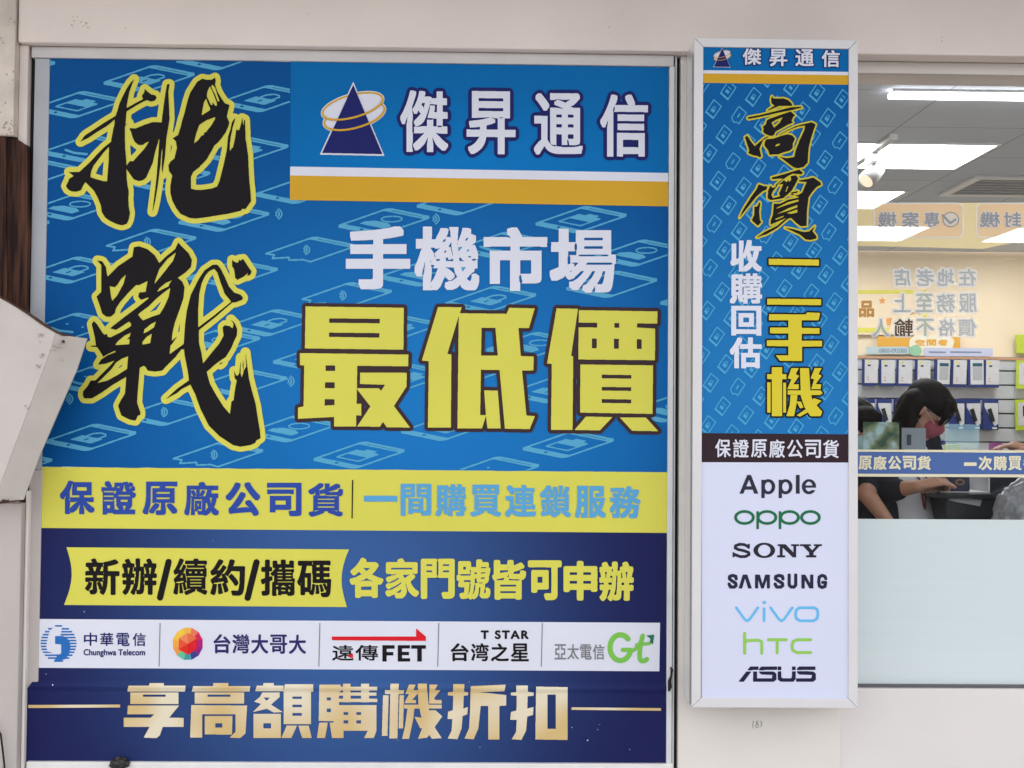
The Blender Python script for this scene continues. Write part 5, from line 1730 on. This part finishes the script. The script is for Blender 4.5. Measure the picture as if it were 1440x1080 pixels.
# ------------------------------------------------------------------ counter and what stands on it
CY0, CY1 = .75, 1.15
a = W(1318, 694, CY0)
ct = thing('service_counter', 'black service counter behind the window with a pale drawer front', 'counter', (a.x + .4, .95, 0))
box('counter_top', a.x, XR - .3, CY0, CY1, a.z - .02, a.z, MK_, ct, .003)
box('counter_body', a.x + .05, XR - .3, CY0 + .03, CY1, .013, a.z - .021, mdk, ct)
p = [W(1332, 697.5, CY0 + .02), W(1381, 703, CY0 + .02), W(1378, 712, CY0 + .02), W(1336, 704, CY0 + .02)]
prism('drawer_front', p, [q + Vector((0, .012, 0)) for q in p], mat('drawer_grey', (.36, .37, .38, 1), .4), ct)
cx = thing('white_box', 'open white carton on the black counter with a navy bag in it', 'carton', tuple(W(1350, 693, .9)))
a, b = W(1323, 693.3, .85), W(1392, 672, .85)
mwb = mat('carton_white', (.6, .6, .62, 1), .5)
box('base', a.x, b.x, .85, 1.08, a.z, a.z + .006, mwb, cx)
box('carton_side', a.x, a.x + .006, .85, 1.08, a.z + .007, b.z, mwb, cx)
box('carton_side', b.x - .006, b.x, .85, 1.08, a.z + .007, b.z, mwb, cx)
box('carton_side', a.x + .007, b.x - .007, 1.07, 1.08, a.z + .007, b.z, mwb, cx)
a2, b2_ = W(1336, 691, .87), W(1364, 671, .87)
nb = thing('navy_bag', 'small navy bag with a brown emblem inside the white carton', 'bag', ((a2.x + b2_.x) / 2, .9, a2.z))
box('bag_body', a2.x, b2_.x, .87, .93, a2.z, b2_.z + .02, mat('bag_navy', (.02, .025, .06, 1), .6), nb, .006)
put('bag_emblem', [arc(1350, 678, 7, 4.5, 0, 2 * PI, 24)[:-1], arc(1350, 678, 4, 2.2, 0, 2 * PI, 24)[:-1]], mat('bag_brown', (.22, .11, .04, 1), .5), nb, .869, 1)

# ------------------------------------------------------------------ people
def cap_sdf_mesh(caps, vox):
    """one continuous skin from tapered limbs: overlapped, then voxel-remeshed"""
    bm = bmesh.new()
    for c in caps:
        if c[0] == 'e':                      # ellipsoid (centre, radii, euler)
            _, cen, rad, rot = c
            r = bmesh.ops.create_icosphere(bm, subdivisions=3, radius=1)['verts']
            mt = Matrix.Translation(cen) @ rot.to_4x4() @ Matrix.Diagonal((*rad, 1))
            bmesh.ops.transform(bm, matrix=mt, verts=r)
        else:
            p0, p1, r0, r1 = c
            p0, p1 = Vector(p0), Vector(p1)
            L = (p1 - p0).length
            q = Vector((0, 0, 1)).rotation_difference((p1 - p0).normalized()).to_matrix()
            r = bmesh.ops.create_uvsphere(bm, u_segments=16, v_segments=12, radius=1)['verts']
            for v in r:
                s_ = r1 if v.co.z > 0 else r0
                v.co = q @ (v.co * s_ + Vector((0, 0, L if v.co.z > 1e-6 else 0))) + p0 if abs(v.co.z) > 1e-6 else q @ (v.co * ((r0 + r1) / 2) + Vector((0, 0, L / 2))) + p0
    me = bpy.data.meshes.new('tmp')
    bm.to_mesh(me)
    bm.free()
    o = bpy.data.objects.new('tmp', me)
    COL.objects.link(o)
    md = o.modifiers.new('r', 'REMESH')
    md.mode = 'VOXEL'
    md.voxel_size = vox
    sm = o.modifiers.new('s', 'SMOOTH')
    sm.iterations = 3
    sm.factor = .4
    dg = bpy.context.evaluated_depsgraph_get()
    m2 = bpy.data.meshes.new_from_object(o.evaluated_get(dg))
    bpy.data.objects.remove(o)
    bpy.data.meshes.remove(me)
    for p_ in m2.polygons:
        p_.use_smooth = True
    return m2


def skin_part(name, caps, vox, m, parent, label=None):
    me = cap_sdf_mesh(caps, vox)
    me.name = name
    o = link(name, me, m, parent)
    if label:
        o['label'] = label
    return o


def hand(wrist, d, up, s=1.0, curl=.35):
    """palm, four unequal bent fingers and a thumb: tapered segments"""
    d, up = d.normalized(), up.normalized()
    side = d.cross(up).normalized()
    pc = wrist + d * .05 * s
    out = [(wrist, pc + d * .02 * s, .022 * s, .026 * s)]
    for i in range(4):
        off = (i - 1.5) * .019 * s
        out.append((wrist + d * .02 * s + side * off * .6, wrist + d * .085 * s + side * off, .012 * s, .0105 * s))
        L = (.058, .07, .074, .062)[i] * s
        p = wrist + d * .09 * s + side * off
        a1 = (d - up * curl).normalized()
        a2 = (d - up * curl * 2.2).normalized()
        q = p + a1 * L * .55
        out.append((p, q, .0092 * s, .0085 * s))
        out.append((q, q + a2 * L * .45, .0085 * s, .007 * s))
    tb = wrist + d * .025 * s - side * .024 * s
    tq = tb + (d * .6 - side * .8 - up * .2).normalized() * .042 * s
    out.append((tb, tq, .012 * s, .010 * s))
    out.append((tq, tq + (d * .9 - side * .25 - up * .35).normalized() * .03 * s, .0098 * s, .008 * s))
    return out


SK = mat('skin', (.42, .225, .15, 1), .5, .4, var=.06, vscale=30)
SK.node_tree.nodes['Principled BSDF'].inputs['Subsurface Weight'].default_value = .15
SK.node_tree.nodes['Principled BSDF'].inputs['Subsurface Radius'].default_value = (.01, .004, .002)
HAIR = mat('black_hair', (.006, .0035, .003, 1), .55, .1)
t = HAIR.node_tree
tc = t.nodes.new('ShaderNodeTexCoord')
wv = t.nodes.new('ShaderNodeTexWave')
wv.inputs['Scale'].default_value = 60
wv.inputs['Distortion'].default_value = 6
bp = t.nodes.new('ShaderNodeBump')
bp.inputs['Strength'].default_value = .3
bp.inputs['Distance'].default_value = .002
t.links.new(tc.outputs['Object'], wv.inputs['Vector'])
t.links.new(wv.outputs['Fac'], bp.inputs['Height'])
t.links.new(bp.outputs[0], t.nodes['Principled BSDF'].inputs['Normal'])
BLK = mat('black_cloth', (.013, .014, .022, 1), .85, .2, bump=.3, bscale=90)
WSH = mat('white_shirt', (.62, .62, .66, 1), .8, .2, bump=.4, bscale=18)
MASK = mat('mask_rose', (.30, .075, .10, 1), .75, .2, bump=.2, bscale=120)
TRS = mat('dark_trousers', (.02, .022, .03, 1), .85)
WHT = mat('eye_white', (.8, .8, .8, 1), .3)


def person(label, hx, hy, hyw, face, hipx, hipy, bdir, arms, vox=.006):
    """standing figure; (hx,hy,hyw): head centre pixel and depth, face: unit facing direction (looking)"""
    Hc = W(hx, hy, hyw)
    hip = W(hipx, hipy, hyw - .02)
    hip.z = .86
    fx = Vector((face.x, face.y, 0)).normalized()
    sd = fx.cross(Vector((0, 0, 1))).normalized()     # to the figure's right
    root = thing('person', label, 'person', (hip.x, hip.y, .012))
    upv = sd.cross(face).normalized()                  # head's up
    rot = Matrix((face, -sd, upv)).transposed()
    if bdir:
        fx = Vector((bdir[0], bdir[1], 0)).normalized()
    hsd = sd
    sd = fx.cross(Vector((0, 0, 1))).normalized()
    # torso line
    neck = Hc - upv * .135 - face * .035
    chest = hip.lerp(neck, .62) - fx * .02
    sh = {s: neck - Vector((0, 0, .055)) + sd * s * .165 for s in (-1, 1)}
    caps = [('e', Hc + upv * .025 - face * .008, (.094, .074, .098), rot), ('e', Hc - upv * .045 + face * .022, (.07, .058, .07), rot),
            (Hc - upv * .055 - face * .02, neck - Vector((0, 0, .05)), .052, .058),
            ('e', chest, (.105, .155, .2), Matrix((fx, -sd, Vector((0, 0, 1)))).transposed()), (chest - Vector((0, 0, .1)), hip, .115, .12),
            ('e', hip, (.12, .16, .13), Matrix((fx, -sd, Vector((0, 0, 1)))).transposed()), (sh[-1], sh[1], .055, .055)]
    # nose, brow, ears, chin
    caps += [(Hc + face * .082 + upv * .015, Hc + face * .107 - upv * .02, .009, .014), ('e', Hc + face * .07 - upv * .088, (.022, .025, .02), rot)]
    for s in (-1, 1):
        caps.append(('e', Hc - face * .012 - upv * .008 + hsd * s * .076, (.02, .009, .032), rot))
    legs = []
    for s in (-1, 1):
        k0 = hip + sd * s * .085 - Vector((0, 0, .05))
        kn = Vector((k0.x, k0.y, .46)) + fx * .015
        an = Vector((k0.x, k0.y, .09)) - fx * .01
        legs += [(k0, kn, .085, .055), (kn, an, .052, .036), (an - Vector((0, 0, .035)), an + fx * .13 - Vector((0, 0, .045)), .034, .028)]
    caps += legs
    slv = []
    for s, el, wr, hd_, up_ in arms:
        caps += [(sh[s], el, .048, .04), (el, wr, .039, .027)] + hand(wr, hd_, up_)
        slv.append((sh[s], el, wr))
    skin_part('body', caps, vox, SK, root)
    # eyes
    for s in (-1, 1):
        bm = bmesh.new()
        bmesh.ops.create_uvsphere(bm, u_segments=12, v_segments=8, radius=.0115)
        bmesh.ops.translate(bm, verts=bm.verts, vec=Hc + face * .066 + upv * .012 + hsd * s * .031)
        bm_obj('eye', bm, WHT, root, smooth=True)
    # trousers
    skin_part('trousers', [(c[0], c[1], c[2] + .012, c[3] + .014) for c in legs if c[2] > .04] + [('e', hip, (.132, .172, .14), Matrix((fx, -sd, Vector((0, 0, 1)))).transposed())], .012, TRS, root)
    return root, Hc, face, upv, hsd, fx, rot, neck, chest, hip, sh, slv


nrm = lambda *a: Vector(a).normalized()
# woman looking down to the right
fw_ = nrm(.70, -.30, -.62)
el1, wr1 = W(1252, 690, .80), W(1290, 684, .70)
el2, wr2 = W(1330, 700, 1.02), W(1326, 680, .84)
r_, Hc, face, upv, hsd, fx, rot, neck, chest, hip, sh, slv = person('woman with long black hair and a rose face mask looking down in a black jacket', 1301, 577, 1.0, fw_, 1286, 800, (.45, -.89),
    [(1, el1, wr1, W(1312, 679, .70) - wr1, Vector((0, -.3, 1))), (-1, el2, wr2, nrm(-.55, -.5, .0), Vector((0, 0, 1)))])
sd = fx.cross(Vector((0, 0, 1))).normalized()
fr = Matrix((fx, -sd, Vector((0, 0, 1)))).transposed()
hair = [('e', Hc + upv * .05 - face * .014, (.105, .086, .085), rot), ('e', Hc - face * .045 - upv * .012, (.074, .083, .1), rot), ('e', Hc + face * .046 + upv * .072, (.056, .072, .046), rot)]
hr_ = random.Random(9)
for k in np.linspace(-.066, .066, 34):
    L_ = hr_.uniform(.0, .03)
    hair.append((Hc + face * .055 + upv * .085 + hsd * k * .9, Hc + face * (.094 - 4 * k * k) + upv * (.05 - abs(k) * .2) + hsd * k, .016, .011))
    hair.append((Hc + face * (.094 - 4 * k * k) + upv * (.05 - abs(k) * .2) + hsd * k, Hc + face * (.103 - 4.5 * k * k) + upv * (.012 + L_ - abs(k) * .5) + hsd * k * 1.08, .010, .0035))
fall0, fall1, fall2 = W(1272, 594, 1.04), W(1263, 624, 1.0), W(1258, 668, .97)
for k in (-.05, -.02, .02, .05):
    hair.append((Hc - face * .05 + hsd * k + upv * .01, fall0 + hsd * k * 1.1, .056, .05))
    hair.append((fall0 + hsd * k * 1.1, fall1 + hsd * k * 1.3, .05, .04))
    hair.append((fall1 + hsd * k * 1.3, fall2 + hsd * k * 1.5, .04, .02))
hair.append((Hc + hsd * .062 - face * .055, W(1276, 622, .92), .034, .016))
skin_part('hair', hair, .0045, HAIR, r_)
sd = hsd
mk_ = [('e', Hc + face * .062 - upv * .042, (.05, .062, .052), rot), ('e', Hc + face * .085 - upv * .03, (.034, .036, .032), rot), ('e', Hc + face * .045 - upv * .07, (.05, .052, .036), rot)]
skin_part('face_mask', mk_, .005, MASK, r_)
bm = bmesh.new()
for s in (-1, 1):
    add_tube(bm, [Hc + face * .07 - upv * .02 + sd * s * .058, Hc + face * .02 + upv * .0 + sd * s * .078, Hc - face * .025 + upv * .016 + sd * s * .084, Hc - face * .03 - upv * .03 + sd * s * .08, Hc + face * .05 - upv * .06 + sd * s * .062], .0018, 6)
bm_obj('mask_loop', bm, mat('loop_white', (.4, .34, .33, 1), .6), r_)
bm = bmesh.new()
for s in (-1, 1):
    c = Hc + face * .098 + upv * .012 + sd * s * .033
    add_tube(bm, [c + sd * .021 * math.cos(q) + upv * .018 * math.sin(q) for q in np.linspace(0, 2 * PI, 17)], .0012, 6)
    add_tube(bm, [c + sd * s * .022, Hc - face * .01 + upv * .014 + sd * s * .08], .0012, 6)
bm_obj('glasses', bm, MS_, r_)
sd = fx.cross(Vector((0, 0, 1))).normalized()
skin_part('shirt', [('e', chest + fx * .004, (.116, .164, .212), fr), (chest - Vector((0, 0, .1)), hip + Vector((0, 0, .02)), .127, .136), (neck - Vector((0, 0, .06)), chest, .08, .1)], .009, WSH, r_)
jk = []
for s in (-1, 1):
    jk += [('e', chest + sd * s * .085 - fx * .022, (.108, .1, .225), fr), (chest + sd * s * .095 - Vector((0, 0, .1)) - fx * .02, hip + sd * s * .105 - Vector((0, 0, .12)) - fx * .01, .1, .1), (neck - Vector((0, 0, .05)) + sd * s * .06, sh[s], .055, .066)]
jk += [(chest - fx * .06, hip - fx * .06 - Vector((0, 0, .1)), .1, .1)]
for a_, e_, w_ in slv:
    jk += [(a_, e_, .062, .052), (e_, e_.lerp(w_, .28), .05, .046)]
skin_part('jacket', jk, .008, BLK, r_)
bm = bmesh.new()
for s in (-1, 1):
    add_tube(bm, [neck + sd * s * .06 + fx * .06 - Vector((0, 0, .04)), chest + fx * .13 + sd * s * .02, chest + fx * .137 - Vector((0, 0, .14))], .004, 6)
bm_obj('lanyard', bm, mat('lanyard_red', (.25, .03, .05, 1), .6), r_)

# person cut by the sign edge
el1, wr1 = W(1218, 694, .78), W(1248, 733, .72)
el2, wr2 = W(1240, 720, 1.15), W(1262, 735, 1.05)
r_, Hc, face, upv, sd, fx, rot, neck, chest, hip, sh, slv = person('person in a black short sleeved shirt half hidden behind the light box', 1203, 603, .95, nrm(.25, -.9, -.35), 1190, 790, None,
    [(1, W(1172, 694, .8), W(1180, 733, .7), nrm(.3, -.8, -.3), Vector((0, 0, 1))), (-1, el1, wr1, wr1 - el1, Vector((0, -.4, 1)))])
fr = Matrix((fx, -sd, Vector((0, 0, 1)))).transposed()
hair = [('e', Hc + upv * .045 - face * .022, (.106, .088, .092), rot), ('e', Hc - face * .05 - upv * .005, (.07, .084, .09), rot)]
hair.append(('e', Hc + face * .046 + upv * .066, (.058, .074, .054), rot))
for k in np.linspace(-.066, .066, 26):
    L_ = hr_.uniform(.0, .03)
    hair.append((Hc + face * .06 + upv * .085 + sd * k * .9, Hc + face * (.103 - 4.5 * k * k) + upv * (.03 + L_ - abs(k) * .3) + sd * k * 1.05, .014, .0045))
skin_part('hair', hair, .006, HAIR, r_)
sh_ = [('e', chest, (.122, .172, .216), fr), (chest - Vector((0, 0, .1)), hip - Vector((0, 0, .06)), .13, .142), (sh[-1], sh[1], .066, .066)]
for a_, e_, w_ in slv:
    sh_.append((a_, a_.lerp(e_, .8), .064, .06))
skin_part('shirt', sh_, .009, BLK, r_)
skin_part('face_mask', [('e', Hc + face * .062 - upv * .042, (.048, .06, .05), rot)], .005, mat('mask_blue', (.3, .45, .5, 1), .7), r_)

# person at the right edge reaching in
el1, wr1 = W(1490, 655, 1.0), W(1449, 633, 1.02)
el2, wr2 = W(1400, 712, .85), W(1444, 724, .7)
r_, Hc, face, upv, sd, fx, rot, neck, chest, hip, sh, slv = person('person in a dark jacket reaching a hand in from the right edge of the window', 1490, 600, 1.15, nrm(-.9, -.1, -.3), 1452, 800, None,
    [(1, W(1462, 680, 1.3), wr1, W(1430, 629, 1.03) - wr1, Vector((0, 0, 1))), (-1, el2, wr2, nrm(.6, -.5, -.2), Vector((0, 0, 1)))])
fr = Matrix((fx, -sd, Vector((0, 0, 1)))).transposed()
skin_part('hair', [('e', Hc + upv * .045 - face * .022, (.106, .088, .092), rot), ('e', Hc - face * .05 - upv * .005, (.07, .084, .09), rot)], .007, HAIR, r_)
jk = [('e', chest, (.135, .19, .23), fr), (chest - Vector((0, 0, .1)), hip - Vector((0, 0, .1)), .15, .16), (sh[-1], sh[1], .075, .075), ('e', W(1408, 712, .95), (.1, .09, .16), Matrix.Identity(3))]
for a_, e_, w_ in slv:
    jk += [(a_, e_, .07, .06), (e_, e_.lerp(w_, .86), .058, .042)]
skin_part('jacket', jk, .009, BLK, r_)

# crumpled plastic bag
bm = bmesh.new()
bmesh.ops.create_icosphere(bm, subdivisions=5, radius=1)
for v in bm.verts:
    p_ = v.co.copy()
    n = abs(mn.noise(p_ * 1.7)) * .34 + abs(mn.noise(p_ * 4.1 + Vector((3, 1, 2)))) * .17 + abs(mn.noise(p_ * 9)) * .06
    k = 1.08 - n
    zf = 1 - .45 * max(0, p_.z)
    v.co = Vector((p_.x * .15 * k * zf, p_.y * .09 * k * zf, p_.z * .2 * k))
bmesh.ops.rotate(bm, verts=bm.verts, cent=(0, 0, 0), matrix=Matrix.Rotation(math.radians(30), 3, 'Y'))
bmesh.ops.translate(bm, verts=bm.verts, vec=W(1449, 722, .6))
pbm = mat('plastic_film', (.40, .41, .45, 1), .16, .7)
pbm.node_tree.nodes['Principled BSDF'].inputs['Transmission Weight'].default_value = .45
o = bm_obj('plastic_bag', bm, pbm, None, smooth=True)
tag(o, 'crumpled grey translucent plastic bag at the lower right of the window', 'plastic bag')
